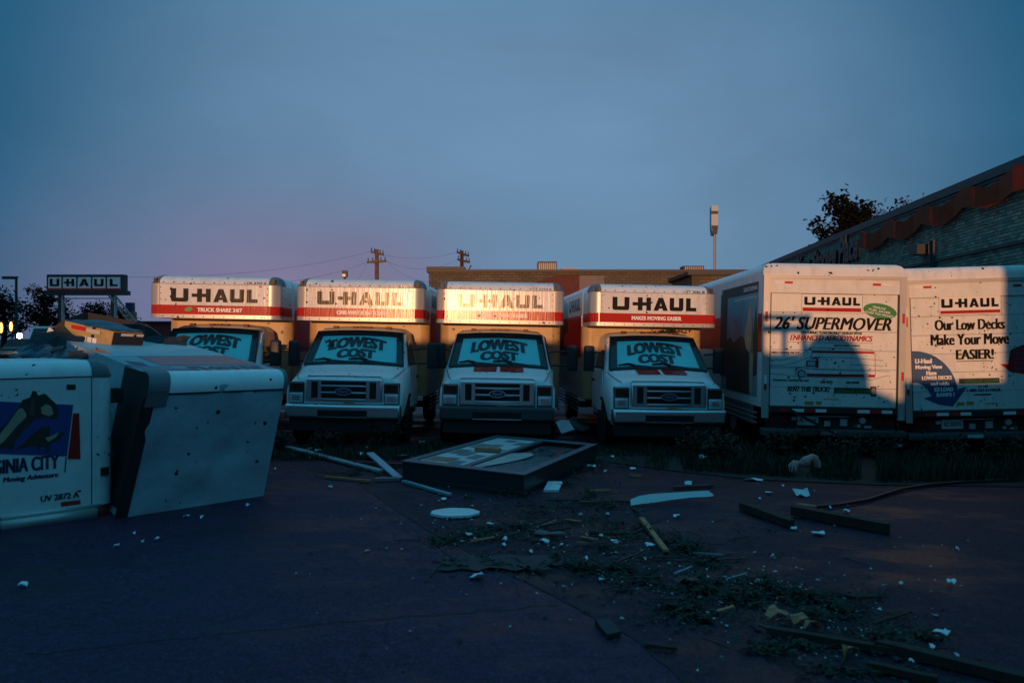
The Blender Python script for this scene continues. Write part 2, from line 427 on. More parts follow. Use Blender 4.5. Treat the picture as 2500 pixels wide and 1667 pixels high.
# smoother apron left of the diagonal joint
edge = [gp(860, 1172), gp(1058, 1303), gp(1250, 1403), gp(1400, 1480), gp(1550, 1560), gp(1700, 1690), gp(1900, 1900), gp(2300, 2600)]
mb = MB()
ring = [Vector((p.x, p.y, gz(p.x)+.005)) for p in edge]+[Vector((0.9, -3, gz(.9)+.005)), Vector((-9, -3, gz(-9)+.005)), Vector((-9, 12, gz(-9)+.005)), Vector((-4.2, 12.2, gz(-4.2)+.005))]
mb.poly(ring)
struct('pavement', mb, CONCRETE, 'smooth worn apron left of the diagonal joint', smooth=False)
mb = MB()
def crack(mb, pts, wd, dz=.009):
    for a, b in zip(pts, pts[1:]):
        d = (b-a); d.z = 0
        if d.length < 1e-6: continue
        n_ = Vector((-d.y, d.x, 0)).normalized()*wd/2
        q = [a-n_, b-n_, b+n_, a+n_]
        mb.poly([Vector((p.x, p.y, gz(p.x)+dz)) for p in q])
def wobble(a, b, n, s):
    return [a.lerp(b, i/n)+Vector((random.uniform(-s, s), random.uniform(-s, s), 0)) for i in range(n+1)]
ep = []
for a, b in zip(edge[:-2], edge[1:-1]): ep += wobble(a, b, 7, .012)
crack(mb, ep, .026)
crack(mb, wobble(gp(60, 1600), gp(820, 1520), 18, .03), .009); crack(mb, wobble(gp(820, 1520), gp(1370, 1478), 14, .03), .009)
o = struct('pavement_joint', mb, BLACKVOID, 'dark joint and cracks in the paving', smooth=False)
# planted strip in front of the trucks
mb = MB()
top = [(600, 1100), (900, 1092), (1250, 1086), (1650, 1086), (1900, 1070), (2200, 1062), (2620, 1062)]
bot = [(600, 1112), (900, 1120), (1250, 1115), (1480, 1128), (1640, 1150), (1850, 1172), (2150, 1185), (2620, 1190)]
ring = [gp(*p) for p in top]+[gp(*p) for p in bot[::-1]]
mb.poly([Vector((p.x, p.y, gz(p.x)+.012)) for p in ring])
struct('planting_bed', mb, SOIL, 'strip of dark soil and weeds in front of the trucks', smooth=False)

# ------------------------------------------------------------------ brick buildings
WX0 = 9.6; WK = (1430-1250)/FPX
wdir = Vector((WK, 1, 0)).normalized(); wnrm = Vector((-1, WK, 0)).normalized()
def wall_z(px): return FPX*WX0/(px-1430)
def wpt(px, py, off=0.0):
    Y = wall_z(px); return at(px, py, Y)+wnrm*off
def wbase(Y, zz, off=0.0): return Vector((WX0+WK*Y, Y, zz))+wnrm*off
ROOF = 5.885; BACKY = 49.4
bld = thing('storage_building', (0, 0, 0), (0, 0, 0), 'tan brick storage building with script sign and orange ribbon behind the rear-facing trucks', 'building')
def quadz(mb, Y0, Y1, z0, z1, o0, o1):
    mb.hexa([wbase(Y0, z0, o1), wbase(Y1, z0, o1), wbase(Y1, z0, o0), wbase(Y0, z0, o0), wbase(Y0, z1, o1), wbase(Y1, z1, o1), wbase(Y1, z1, o0), wbase(Y0, z1, o0)])
mb = MB(); quadz(mb, 4, BACKY-.02, -.6, ROOF-.22, -.6, 0)
wall = part('wall', mb, MORTAR, bld, smooth=False)
mb = MB(); quadz(mb, 4, BACKY-.02, ROOF-.22, ROOF, -.7, .09); quadz(mb, 4, BACKY-.02, ROOF-.30, ROOF-.222, -.6, .045)
part('coping', mb, COPING, bld, smooth=False)
mb = MB(); quadz(mb, 4, BACKY-.5, 3.40, 3.50, .0, .05)
# bricks of the near wall
BL, BH, CH = .235, .066, .080
def brick_mesh():
    return MB().box((-BL/2+.006, -.012, 0), (BL/2-.006, .006, BH))
bme = brick_mesh().mesh('brick', BRICKM, smooth=False)
rot = Matrix(((wdir.x, wnrm.x*-1, 0, 0), (wdir.y, wnrm.y*-1, 0, 0), (0, 0, 1, 0), (0, 0, 0, 1)))
cand = []
zc = 3.2; ci = 0
while zc < ROOF-.32:
    Y = 16.6+(ci % 2)*BL/2
    while Y < BACKY-.3:
        p = wbase(Y, zc)
        px = 1250+FPX*p.x/p.y; py = 827-FPX*(zc-EYE)/p.y
        if px < 2760 and py < 690: cand.append((p.y if px < 2495 else 1000+p.y, p))
        Y += BL*wdir.y
    zc += CH; ci += 1
cand.sort(key=lambda q: q[0])
rest = MB()
for i, (_, p) in enumerate(cand):
    jit = random.uniform(-.003, .004)
    M = Matrix.Translation(p+wnrm*jit) @ rot
    if i < 300:
        o = link('brick', bme, bld); o.matrix_local = M
    else:
        rest.box((-BL/2+.006, -.012, 0), (BL/2-.006, .006, BH), M)
o = part('brickwork', rest, BRICKM, bld, smooth=False); o['kind'] = 'stuff'
mb = MB(); mb.beam(wbase(17, 4.02, .06), wbase(34, 4.02, .06), .06, .05); part('conduit', mb, COPING, bld)
mb = MB()
for px in (2281, 2288):
    p = wpt(px, 585, .09); mb.tube([p, Vector((p.x, p.y, 2.6))], .04)
part('downpipe', mb, COPING, bld)
p = wpt(2262, 612, .2)
mb = MB().box((-.18, -.25, -.12), (.18, .25, .16), Matrix.Translation(p)); mb.beam(p, p-wnrm*.2, .06, .06)
lamp = part('wall_lamp', mb, COPING, bld)
# orange ribbon
tops = [(835, 880), (890, 893), (950, 900), (1030, 850), (1110, 770), (1180, 785), (1250, 785), (1340, 730), (1440, 640), (1540, 645), (1650, 638), (1750, 560), (1850, 465), (1960, 450), (2060, 462), (2150, 400), (2250, 320), (2352, 262), (2480, 215), (2600, 170)]
bots = [(835, 1040), (890, 1050), (970, 1056), (1030, 1010), (1100, 938), (1180, 950), (1280, 962), (1350, 905), (1430, 812), (1540, 826), (1640, 828), (1740, 745), (1830, 655), (1960, 650), (2100, 664), (2200, 610), (2290, 550), (2352, 505), (2480, 470), (2600, 430)]
rb = []
for i, (a, b) in enumerate(zip(tops, bots)):
    off = .20+.045*math.sin(i*math.pi/2)
    pxm = 1900+(a[0]+b[0])/2/3.92
    A = wpt(pxm, 340+a[1]/3.92, off); B = wpt(pxm, 340+b[1]/3.92, off)
    rb.append([A, B, B-wnrm*.05, A-wnrm*.05])
mb = MB().loft(rb)
ribbon = part('ribbon', mb, ORANGE, bld)
# script sign: reads from far (left) to near (right)
fr = Frame(wbase(29.6, 4.72), -wdir, (0, 0, 1), wnrm)
for s, u0, u1, v0, v1 in (('Your', -8.6, -6.55, .0, .80), ('Storage', -6.1, -2.75, -.26, .82), ('Place', -2.45, -.12, -.05, .95)):
    mb = MB(); vv, ff = text_geo(s, .25, .035)
    for d in (.02, .12):
        mb.add([fr.p(u0+(u1-u0)*a, v0+(v1-v0)*b, d) for a, b in vv], ff)
    n_ = len(vv); edges_ = {}
    for f in ff:
        for a, b in zip(f, f[1:]+f[:1]): edges_[(min(a, b), max(a, b))] = edges_.get((min(a, b), max(a, b)), 0)+1
    for (a, b), c in edges_.items():
        if c == 1: mb.f.append([a, b, n_+b, n_+a])
    part('script_lettering', mb, BLACKPL, bld, smooth=False, fixn=False)

# back wing (far): bricks too small to tell apart -> material
m = bpy.data.materials.new('far_brick'); m.use_nodes = True
t = m.node_tree; b = t.nodes['Principled BSDF']; bt = t.nodes.new('ShaderNodeTexBrick'); tcn = t.nodes.new('ShaderNodeTexCoord')
mpn = t.nodes.new('ShaderNodeMapping'); mpn.inputs['Rotation'].default_value = (R(90), 0, 0)
t.links.new(tcn.outputs['Object'], mpn.inputs[0]); t.links.new(mpn.outputs[0], bt.inputs[0])
bt.inputs['Scale'].default_value = 1.0; bt.inputs['Brick Width'].default_value = .40; bt.inputs['Row Height'].default_value = .16; bt.inputs['Mortar Size'].default_value = .018
bt.inputs['Color1'].default_value = (.20, .165, .125, 1); bt.inputs['Color2'].default_value = (.15, .122, .092, 1); bt.inputs['Mortar'].default_value = (.08, .065, .05, 1)
ns = t.nodes.new('ShaderNodeTexNoise'); ns.inputs['Scale'].default_value = .8; mx = t.nodes.new('ShaderNodeMix'); mx.data_type = 'RGBA'; mx.blend_type = 'MULTIPLY'; mx.inputs[0].default_value = .6
t.links.new(tcn.outputs['Object'], ns.inputs[0]); t.links.new(bt.outputs[0], mx.inputs[6]); t.links.new(ns.outputs[0], mx.inputs[7]); t.links.new(mx.outputs[2], b.inputs['Base Color']); b.inputs['Roughness'].default_value = .9
FARBRICK = m
wing = thing('brick_wing', (0, BACKY, 0), (0, 0, 0), 'long low tan brick wing behind the front-facing trucks with rooftop units', 'building')
x0 = at(1047, 660, BACKY).x
part('wall', MB().box((x0, 0, -.6), (13.6, 14, 5.75)), FARBRICK, wing, smooth=False)
mb = MB().box((x0-.12, -.16, 5.752), (13.7, 14, 5.90)).box((x0-.12, -.22, 5.902), (at(1136, 0, BACKY).x, .6, 6.06))
part('coping', mb, COPING, wing, smooth=False)
def wx(px): return at(px, 0, BACKY).x
def wzz(py): return EYE-(py-827)/FPX*BACKY
mb = MB(); frb = Frame((0, 0, 0), (1, 0, 0), (0, 0, 1), (0, -1, 0))
drect(mb, frb, wx(1415), wx(1475), 2.2, wzz(673), .02)
part('pale_patch', mb, mat('pale_wall_paint', (.20, .16, .15), .8, var=.1), wing, smooth=False)
mb = MB(); dpoly(mb, frb, [(wx(1130), 2.2), (wx(1415), 2.2), (wx(1413), wzz(671)), (wx(1370), wzz(671)), (wx(1300), wzz(690))], .02)
part('red_wall_panel', mb, mat('faded_red_panel', (.11, .028, .024), .8, var=.2), wing, smooth=False)
def roofunit(px0, px1, py0, label):
    u = thing('rooftop_unit', (wx((px0+px1)/2), BACKY+2.0, 5.90), (0, 0, 0), label, 'air conditioner', 'rooftop units on the brick wing')
    hw = (wx(px1)-wx(px0))/2*1.04; h = wzz(py0)*1.0-5.90+.15
    part('casing', MB().box((-hw, 0, 0), (hw, 1.2, h)), COPING, u, smooth=False)
    mb = MB()
    for i in range(9):
        x = -hw*.82+i*hw*1.64/8; mb.box((x-.03, -.03, h*.18), (x+.03, -.001, h*.85))
    g = part('grille', mb, POLEMETAL, u, smooth=False)
    return u
roofunit(1316, 1363, 637, 'boxy grilled rooftop unit, left of the two, above the third truck')
roofunit(1687, 1737, 648, 'boxy grilled rooftop unit on the right end of the brick wing')
part('vent_box', MB().box((wx(1376), 2, 5.903), (wx(1416), 3, wzz(651)+.1)), mat('pale_roof_vent', (.4, .36, .34), .7), wing, smooth=False)
mb = MB(); cs = [(-1.1, 0), (1.1, 0), (1.1, .25), (.95, .9), (-.95, .9), (-1.1, .25)]
# nearer projecting bay
Yb = 44.0
bay = thing('brick_bay', (0, Yb, 0), (0, 0, 0), 'lower brick bay jutting from the wing, left of the large rear-facing truck', 'building')
bx0 = at(1689, 0, Yb).x
part('wall', MB().box((bx0, 0, -.6), (12.9, 5.3, at(0, 672, Yb).z)), FARBRICK, bay, smooth=False)
zt = at(0, 672, Yb).z
part('coping', MB().box((bx0-.25, -.25, zt+.002), (13.0, 5.3, zt+.18)), COPING, bay, smooth=False)

# ------------------------------------------------------------------ box trucks, front view
W2 = 1.20; TOP = 2.98; SEAM = 2.805; YA = 1.30; YW = 2.30
GA = (-W2, W2, YA, YW-.002, 2.18, TOP)
EA = ['ft', 'fl', 'fr', 'tl', 'tr']
def attic_shell(infl, planes, r=.17):
    bm = shell_bm(*GA, r, EA, inflate=infl)
    for v in bm.verts:
        if v.co.z > TOP-r+.002 and v.co.y < YA+r+.02: v.co.y = YA-infl+(v.co.y-YA+infl)*2.3
    for co, no in planes: cut(bm, co, no)
    return bm_mb(bm)
FA = Frame((0, YA, 0), (1, 0, 0), (0, 0, 1), (0, -1, 0))
# windscreen surface
def WS(u, v, off=0.0):
    a = Vector((.90*u, .86, 1.394-.035*u*u)); b_ = Vector((.79*u, 1.485, 1.985-.03*u*u))
    return a.lerp(b_, v)+Vector((0, -.69, .72))*off
def wgrid(u0, u1, v0, v1, off, nu=10, nv=4, th=0.0):
    mb = MB()
    for j in range(nv+1):
        for i in range(nu+1): mb.v.append(WS(u0+(u1-u0)*i/nu, v0+(v1-v0)*j/nv, off))
    for j in range(nv):
        for i in range(nu):
            a = j*(nu+1)+i; mb.f.append([a, a+1, a+nu+2, a+nu+1])
    return mb
def cab_mesh():
    st = [
        (.06, [(0, 1.10), (.40, 1.10), (.66, 1.09), (.76, 1.07), (.86, 1.02), (.95, .97), (.975, .85), (.97, .7), (.90, .5)]),
        (.10, [(0, 1.19), (.40, 1.19), (.70, 1.18), (.80, 1.155), (.90, 1.10), (.985, 1.0), (1.0, .85), (1.0, .7), (.95, .45)]),
        (.16, [(0, 1.225), (.40, 1.225), (.72, 1.213), (.83, 1.185), (.92, 1.12), (.995, 1.02), (1.0, .85), (1.0, .7), (.95, .45)]),
        (.45, [(0, 1.295), (.42, 1.29), (.76, 1.272), (.88, 1.235), (.95, 1.16), (1.0, 1.05), (1.01, .88), (1.0, .7), (.95, .45)]),
        (.85, [(0, 1.388), (.45, 1.38), (.82, 1.355), (.945, 1.315), (.985, 1.25), (1.0, 1.1), (1.01, .9), (1.0, .7), (.95, .45)]),
        (1.5, [(0, 1.995), (.40, 1.985), (.72, 1.965), (.845, 1.90), (.915, 1.6), (.985, 1.3), (1.01, .95), (1.0, .7), (.95, .45)]),
        (1.62, [(0, 2.05), (.42, 2.04), (.73, 2.01), (.85, 1.94), (.915, 1.62), (.985, 1.3), (1.01, .95), (1.0, .7), (.95, .45)]),
        (1.9, [(0, 2.085), (.42, 2.075), (.74, 2.045), (.86, 1.96), (.915, 1.62), (.985, 1.3), (1.01, .95), (1.0, .7), (.95, .45)]),
        (2.28, [(0, 2.09), (.42, 2.08), (.74, 2.05), (.86, 1.96), (.915, 1.62), (.985, 1.3), (1.01, .95), (1.0, .7), (.95, .45)])]
    rings = []
    for y, h in st:
        rings.append([(-x, y, zz) for x, zz in h[::-1]]+[(x, y, zz) for x, zz in h[1:]])
    return MB().loft(rings, closed=True, caps=True)
def rbox(x0, x1, y0, y1, z0, z1, r=.02, seg=2):
    return bm_mb(shell_bm(x0, x1, y0, y1, z0, z1, r, ['ft', 'fl', 'fr', 'fb', 'tl', 'tr', 'bl', 'br'], seg=seg))
def wheel(parent, x, y, r=.38, wd=.24, zc=None):
    zc = zc or r
    def tyre():
        mb = MB(); n = 22; prof = [(-wd/2, r*.62), (-wd/2, r*.90), (-wd*.38, r*.985), (0, r), (wd*.38, r*.985), (wd/2, r*.90), (wd/2, r*.62)]
        return mb.loft([[(a, rr*math.cos(2*math.pi*j/n), rr*math.sin(2*math.pi*j/n)) for j in range(n)] for a, rr in prof])
    wv = cpart(('tyre', r, wd), 'wheel', tyre, RUBBER, parent); wv.location = (x, y, zc)
    rm = cpart(('rim', r, wd), 'rim', lambda: MB().disc((0, 0, 0), r*.60, wd*1.04, 'x', 18), RIM, wv)
    return wv

def front_truck(loc, yaw, label, code, slogan, box_len=4.4, decals=True, bumper=CHROME, mir=(1.12, 1.36), leaf=False, seed=0):
    t = thing('moving_truck', loc, (0, .018, yaw), label, 'truck', 'moving trucks parked front end out')
    # cargo box
    bx = cpart(('box', box_len), 'cargo_box', lambda: shell(-W2, W2, YW, YW+box_len, .74, TOP, .17, EA, inflate=0), WHITE, t)
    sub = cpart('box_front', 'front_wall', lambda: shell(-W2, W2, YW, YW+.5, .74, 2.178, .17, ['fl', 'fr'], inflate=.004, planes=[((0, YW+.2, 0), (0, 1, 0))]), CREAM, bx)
    for sx in (-1, 1):
        cpart(('sidered', sx, box_len), 'side_stripe', lambda sx=sx: MB().box((sx*W2 if sx < 0 else W2, YW+.22, 1.55), (sx*W2+sx*.004 if sx > 0 else sx*W2, YW+box_len-.05, 2.40)) if sx > 0 else MB().box((-W2-.004, YW+.22, 1.55), (-W2, YW+box_len-.05, 2.40)), REDINK, bx, smooth=False)
        # lower side rail and slatted ramp cover
        mbk = ('rail', sx, box_len)
        def rails(sx=sx):
            mb = MB()
            for i in range(4): mb.box((sx*1.215-.012, YW+.3, .46+i*.075), (sx*1.215+.012, YW+box_len-.3, .49+i*.075))
            return mb
        cpart(mbk, 'side_rail', rails, ALU, t, smooth=False)
        def sidetext(sx=sx):
            mb = MB(); f_ = Frame((sx*W2, YW+1.35, 0), (0, sx, 0), (0, 0, 1), (sx, 0, 0))
            return logo(mb, f_, -.9, .9, 2.50, 2.76)
        cpart(('sidetext', sx), 'lettering', sidetext, BLACKINK, bx, smooth=False)
    # attic over the cab
    at_ = cpart('attic', 'attic', lambda: attic_shell(0, []), WHITE, t)
    cpart('astripe', 'stripe', lambda: attic_shell(.003, [((0, 0, 2.415), (0, 0, 1)), ((0, 0, 2.245), (0, 0, -1))]), REDINK, at_)
    for sx in (-1, 1):
        cpart(('cap', sx), 'corner_cap', lambda sx=sx: attic_shell(.005, [((0, 0, SEAM), (0, 0, -1)), ((sx*(W2-.20), 0, 0), (-sx, 0, 0)), ((0, YA+.46, 0), (0, 1, 0))]), GREYCAP, at_)
        ml = cpart(('mk', sx), 'marker_lamp', lambda sx=sx: MB().box((sx*(W2-.115)-.028, YA+.0, 2.825), (sx*(W2-.115)+.028, YA+.09, 2.905)), BLACKPL, at_)
        cpart(('mkl', sx), 'lens', lambda sx=sx: MB().box((sx*(W2-.115)-.014, YA-.008, 2.84), (sx*(W2-.115)+.014, YA-.001, 2.89)), AMBER, ml, smooth=False)
        cpart(('post', sx), 'corner_post', lambda sx=sx: attic_shell(.004, [((0, 0, SEAM-.004), (0, 0, 1)), ((0, 0, 2.419), (0, 0, -1)), ((sx*(W2-.20), 0, 0), (-sx, 0, 0)), ((0, YA+.24, 0), (0, 1, 0))]), ALU, at_)
    cpart('brail', 'bottom_rail', lambda: attic_shell(.0045, [((0, 0, 2.243), (0, 0, 1)), ((0, YA+.3, 0), (0, 1, 0)), ((0, 0, 2.1765), (0, 0, -1))]), ALU, at_)
    def seams():
        mb = MB(); drect(mb, FA, -W2+.2, W2-.2, SEAM-.004, SEAM+.004, .002)
        for sx in (-1, 1): drect(mb, FA, sx*(W2-.2)-.003, sx*(W2-.2)+.003, 2.18, SEAM-.004, .0052)
        return mb
    cpart('seams', 'panel_seam', seams, BLACKPL, at_, smooth=False)
    def rivets():
        mb = MB()
        for i in range(11):
            x = -W2+.27+i*.186
            for zz in (2.835, 2.205): mb.disc((x, YA-.006, zz), .011, .008, 'y', 6)
        for sx in (-1, 1):
            for i in range(5): mb.disc((sx*(W2-.22), YA-.006, 2.30+i*.11), .009, .008, 'y', 6)
        return mb
    cpart('rivets', 'rivet_row', rivets, CHASSIS, at_, smooth=False)['kind'] = 'stuff'
    part('lettering', logo(MB(), FA, -.79, .80, 2.475, 2.72), BLACKINK, at_, smooth=False)
    mb = MB(); text(mb, FA, slogan, -.42+(.12 if leaf else 0), .52, 2.295, 2.37, .0, .02, .0055, None, .004)
    part('slogan', mb, WHITEINK, at_, smooth=False)
    mb = MB(); fcap = Frame((0, YA, 0), (1, 0, 0), (0, .02, 1), (0, -1, 0)); text(mb, FA, code, .60, .96, 2.818, 2.862, 0, .012, .004)
    part('fleet_number', mb, BLACKINK, at_, smooth=False)
    if leaf:
        mb = MB(); dellipse(mb, FA, -.46, 2.34, .075, .04, .2, .0056); part('leaf_emblem', mb, GREENINK, at_, smooth=False)
    # cab
    cb = cpart('cab', 'cab', cab_mesh, CABW, t, ang=40, big=None)
    def hoodseam():
        mb = MB()
        # raised line round the bonnet centre and the bonnet cut lines
        for sx in (-1, 1):
            pts = [(sx*.80, .12, 1.166), (sx*.84, .17, 1.195), (sx*.885, .45, 1.243), (sx*.94, .84, 1.325)]
            mb.tube(pts, .006, 5)
        pts = [(-.66, .085, .98), (-.66, .075, 1.07), (-.655, .092, 1.155), (-.62, .11, 1.2), (0, .112, 1.208), (.62, .11, 1.2), (.655, .092, 1.155), (.66, .075, 1.07), (.66, .085, .98)]
        mb.tube(pts, .007, 5); return mb
    cpart('hoodseam', 'hood_seam', hoodseam, BLACKPL, cb)
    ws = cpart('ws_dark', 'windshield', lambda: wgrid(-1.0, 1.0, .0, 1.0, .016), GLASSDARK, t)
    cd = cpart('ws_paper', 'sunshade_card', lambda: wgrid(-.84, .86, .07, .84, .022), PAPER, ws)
    mb = MB()
    def arc(du):
        return lambda u, v: (u, v-.10*(u/.7)*0-.09*(abs(u)/.6)**2+.0)
    def wtext(s, u0, u1, v0, v1, fd=0.0):
        vv, ff = text_geo(s, .0, .03)
        mb.add([WS(u0+(u1-u0)*a, v0+(v1-v0)*b-.10*((u0+(u1-u0)*a)/.62)**2, .027+fd) for a, b in vv], ff)
    for fq, fd in ((-.018, 0), (.018, .0004), (0, .0008)): wtext('LOWEST', -.60+fq, .62+fq, .47, .80, fd); wtext('COST', -.38+fq, .40+fq, .17, .44, fd)
    part('lettering', mb, SIGNINK, ws, smooth=False, fixn=False)
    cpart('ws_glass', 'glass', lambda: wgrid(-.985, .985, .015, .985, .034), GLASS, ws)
    def gasket():
        mb = MB(); pts = [WS(u, v, .020) for u, v in [(-1, 0), (-.5, 0), (0, 0), (.5, 0), (1, 0), (1, .5), (1, 1), (.5, 1), (0, 1), (-.5, 1), (-1, 1), (-1, .5), (-1, 0)]]
        mb.tube(pts, .018, 6); return mb
    cpart('gasket', 'gasket', gasket, BLACKPL, ws)
    for i, (a, b_) in enumerate((((-.42, -.01), (-.82, .10)), ((.33, -.01), (-.12, .11)))):
        def wip(a=a, b_=b_):
            mb = MB(); p0 = WS(*a, .03); p1 = WS((a[0]+b_[0])/2, b_[1]+.02, .055); p2 = WS(*b_, .035)
            mb.tube([p0, p1], .011, 5); mb.tube([WS(a[0]-.06, b_[1]+.0, .032), p1, p2], .012, 5)
            mb.tube([WS(a[0]+.28, .035, .034), WS((a[0]+b_[0])/2, .105, .038), WS(b_[0], .10, .034)], .010, 5)
            return mb
        cpart(('wip', i), 'wiper', wip, BLACKPL, t)
    def sidewin(sx):
        return MB().poly([(sx*.975, 1.08, 1.37), (sx*.975, 2.12, 1.37), (sx*.875, 2.12, 1.84), (sx*.885, 1.52, 1.82)])
    for sx in (-1, 1):
        d = cpart(('door', sx), 'door', lambda sx=sx: MB().hexa([(sx*1.005, 1.02, .62), (sx*1.018, 1.02, .62), (sx*1.018, 2.16, .62), (sx*1.005, 2.16, .62), (sx*.985, 1.02, 1.33), (sx*.996, 1.02, 1.33), (sx*.996, 2.16, 1.33), (sx*.985, 2.16, 1.33)]), CABW, t)
        cpart(('hdl', sx), 'handle', lambda sx=sx: MB().box((sx*1.02-.012, 1.95, 1.12), (sx*1.02+.012, 2.1, 1.16)), BLACKPL, d)
        cpart(('swin', sx), 'side_window', lambda sx=sx: sidewin(sx), SIDEGLASS, t, smooth=False)
        mx_ = mir[0] if sx < 0 else mir[1]
        mr = cpart(('mir', sx, mx_), 'mirror', lambda sx=sx, mx_=mx_: bm_mb(shell_bm(sx*mx_-.095, sx*mx_+.095, 1.02, 1.14, 1.33, 1.80, .04, ['ft', 'fl', 'fr', 'fb', 'tl', 'tr'], seg=3)), BLACKPL, t)
        cpart(('mirarm', sx, mx_), 'arm', lambda sx=sx, mx_=mx_: MB().tube([(sx*.97, 1.15, 1.42), (sx*mx_, 1.12, 1.42)], .022, 6).tube([(sx*.93, 1.2, 1.66), (sx*mx_, 1.12, 1.7)], .018, 6), BLACKPL, mr)
        # headlamp
        def hl(sx=sx): return rbox(min(sx*.685, sx*.955), max(sx*.685, sx*.955), .035, .14, .735, 1.10, .015)
        h = cpart(('hl', sx), 'headlight', hl, BLACKPL, t)
        cpart(('hll', sx), 'lens', lambda sx=sx: bm_mb(shell_bm(min(sx*.70, sx*.94), max(sx*.70, sx*.94), .015, .06, .75, .915, .02, ['ft', 'fl', 'fr', 'fb'], seg=3)), LENS, h)
        cpart(('hlb', sx), 'reflector', lambda sx=sx: MB().box((sx*.82-.06, .008, .79), (sx*.82+.06, .0145, .87)), CHROME, h, smooth=False)
        cpart(('hlt', sx), 'turn_signal', lambda sx=sx: MB().box((min(sx*.72, sx*.90), .026, .995), (max(sx*.72, sx*.90), .034, 1.07)).box((min(sx*.72, sx*.78), .026, .93), (max(sx*.72, sx*.78), .034, .985)), AMBER, h, smooth=False)
        cpart(('hlr', sx), 'bezel', lambda sx=sx: MB().box((min(sx*.70, sx*.94), .022, .918), (max(sx*.70, sx*.94), .034, .926)).box((min(sx*.70, sx*.94), .022, 1.075), (max(sx*.70, sx*.94), .034, 1.088)).box((min(sx*.93, sx*.943), .022, .75), (max(sx*.93, sx*.943), .034, 1.09)), CHROME, h, smooth=False)
        wheel(t, sx*.86, .98); 
        wheel(t, sx*.95, YW+box_len*.62); 
        cpart(('arch', sx), 'wheel_arch', lambda sx=sx: MB().disc((sx*1.006, .98, .42), .46, .012, 'x', 20), BLACKVOID, t)
    g = cpart('grille', 'grille', lambda: bm_mb(shell_bm(-.66, .66, .01, .12, .735, 1.165, .03, ['ft', 'fl', 'fr', 'fb'], seg=3)), CHROME, t)
    cpart('gslot', 'grille_slot', lambda: MB().box((-.555, .004, .83), (-.445, .0098, 1.11)).box((.445, .004, .83), (.555, .0098, 1.11)).box((-.385, .004, .79), (.385, .0098, 1.12)), BLACKVOID, g, smooth=False)
    for i, zz in enumerate((.79, .905, 1.02)):
        cpart(('gbar', i), 'bar', lambda zz=zz: rbox(-.385, .385, -.012, .0035, zz, zz+.035, .006, 2), CHROME, g)
    em = cpart('emblem', 'emblem', lambda: MB().disc((0, -.022, .945), (.145, .066), .02, 'y', 26), CHROME, g)
    cpart('embl', 'oval', lambda: MB().disc((0, -.034, .945), (.128, .052), .006, 'y', 26), NAVYINK, em)
    cpart('embt', 'script', lambda: text(MB(), Frame((0, -.038, .945), (1, 0, 0), (0, 0, 1), (0, -1, 0)), 'Ford', -.085, .085, -.028, .034, .35, .0, .002), CHROME, em, smooth=False)
    bp = cpart(('bumper', bumper.name), 'bumper', lambda: bm_mb(shell_bm(-.985, .985, -.08, .12, .485, .725, .045, ['ft', 'fl', 'fr', 'fb'], seg=3)), bumper, t)
    cpart('bslot', 'slot', lambda: MB().box((-.42, -.086, .525), (.42, -.081, .635)), BLACKVOID, bp, smooth=False)
    cpart('blip', 'lip', lambda: MB().box((-.42, -.094, .508), (.42, -.081, .523)), CHROME, bp, smooth=False)
    cpart('bplate', 'plate_lamp', lambda: MB().box((.0, -.02, .728), (.18, .01, .742)), YELLOWINK, bp, smooth=False)
    cpart('valance', 'valance', lambda: MB().box((-.93, -.0, .27), (.93, .25, .48)), CHASSIS, t)
    for i, x in enumerate((-.5, -.13, 0, .13, .5)):
        cpart(('roofl', i), 'roof_marker', lambda x=x: MB().box((x-.045, 1.60, 2.035), (x+.045, 1.70, 2.085)), AMBER, t)
    if decals:
        mb = MB()
        for a, b_ in ((-.44, -.03), (.03, .45)):
            mb.add([(a*1.0, .50, 1.318), (b_, .50, 1.318), (b_, .80, 1.39), (a, .80, 1.39)], [[0, 1, 2, 3]])
        part('hood_decal', mb, REDINK, t, smooth=False)
    cpart(('chassis', box_len), 'chassis', lambda: MB().box((-.45, .2, .38), (.45, YW+box_len, .72)).box((-.95, YW+box_len*.62-.07, .3), (.95, YW+box_len*.62+.07, .44)).box((-.85, .93, .3), (.85, 1.03, .42)), CHASSIS, t)
    cpart('underbox', 'underbody', lambda: MB().box((-.96, .3, .449), (.96, 2.29, .60)), CHASSIS, t)
    return t

TR = [
    ((-5.52, 14.45), .02, 'white moving truck at the left end of the row, green leaf on its stripe', 'DC 2704 X', 'TRUCK SHARE 24/7', 4.4, False, CHROME, (1.12, 1.20), True),
    ((-2.90, 14.60), -.01, 'white moving truck with plain white hood, second from the left of the front-facing row', 'DC 2966 D', 'ONE-WAY & IN-TOWN', 4.4, False, CHROME, (1.15, 1.40), False),
    ((-.27, 14.70), .0, 'white moving truck with red hood panels and dull dark bumper, directly behind the fallen sign', 'TT 1454 E', 'MAKES MOVING EASIER', 5.8, True, BUMPER_GREY, (1.08, 1.36), False),
    ((2.69, 14.70), .054, 'white moving truck with red hood panels and chrome bumper, right end of the row', 'TT 7086 D', 'MAKES MOVING EASIER', 5.8, True, CHROME, (1.24, 1.18), False)]
for (xy, yaw, lab, code, slog, bl, dec, bmp, mir, leaf) in TR:
    front_truck((xy[0], xy[1], gz(xy[0])), yaw, lab, code, slog, bl, dec, bmp, mir, leaf)

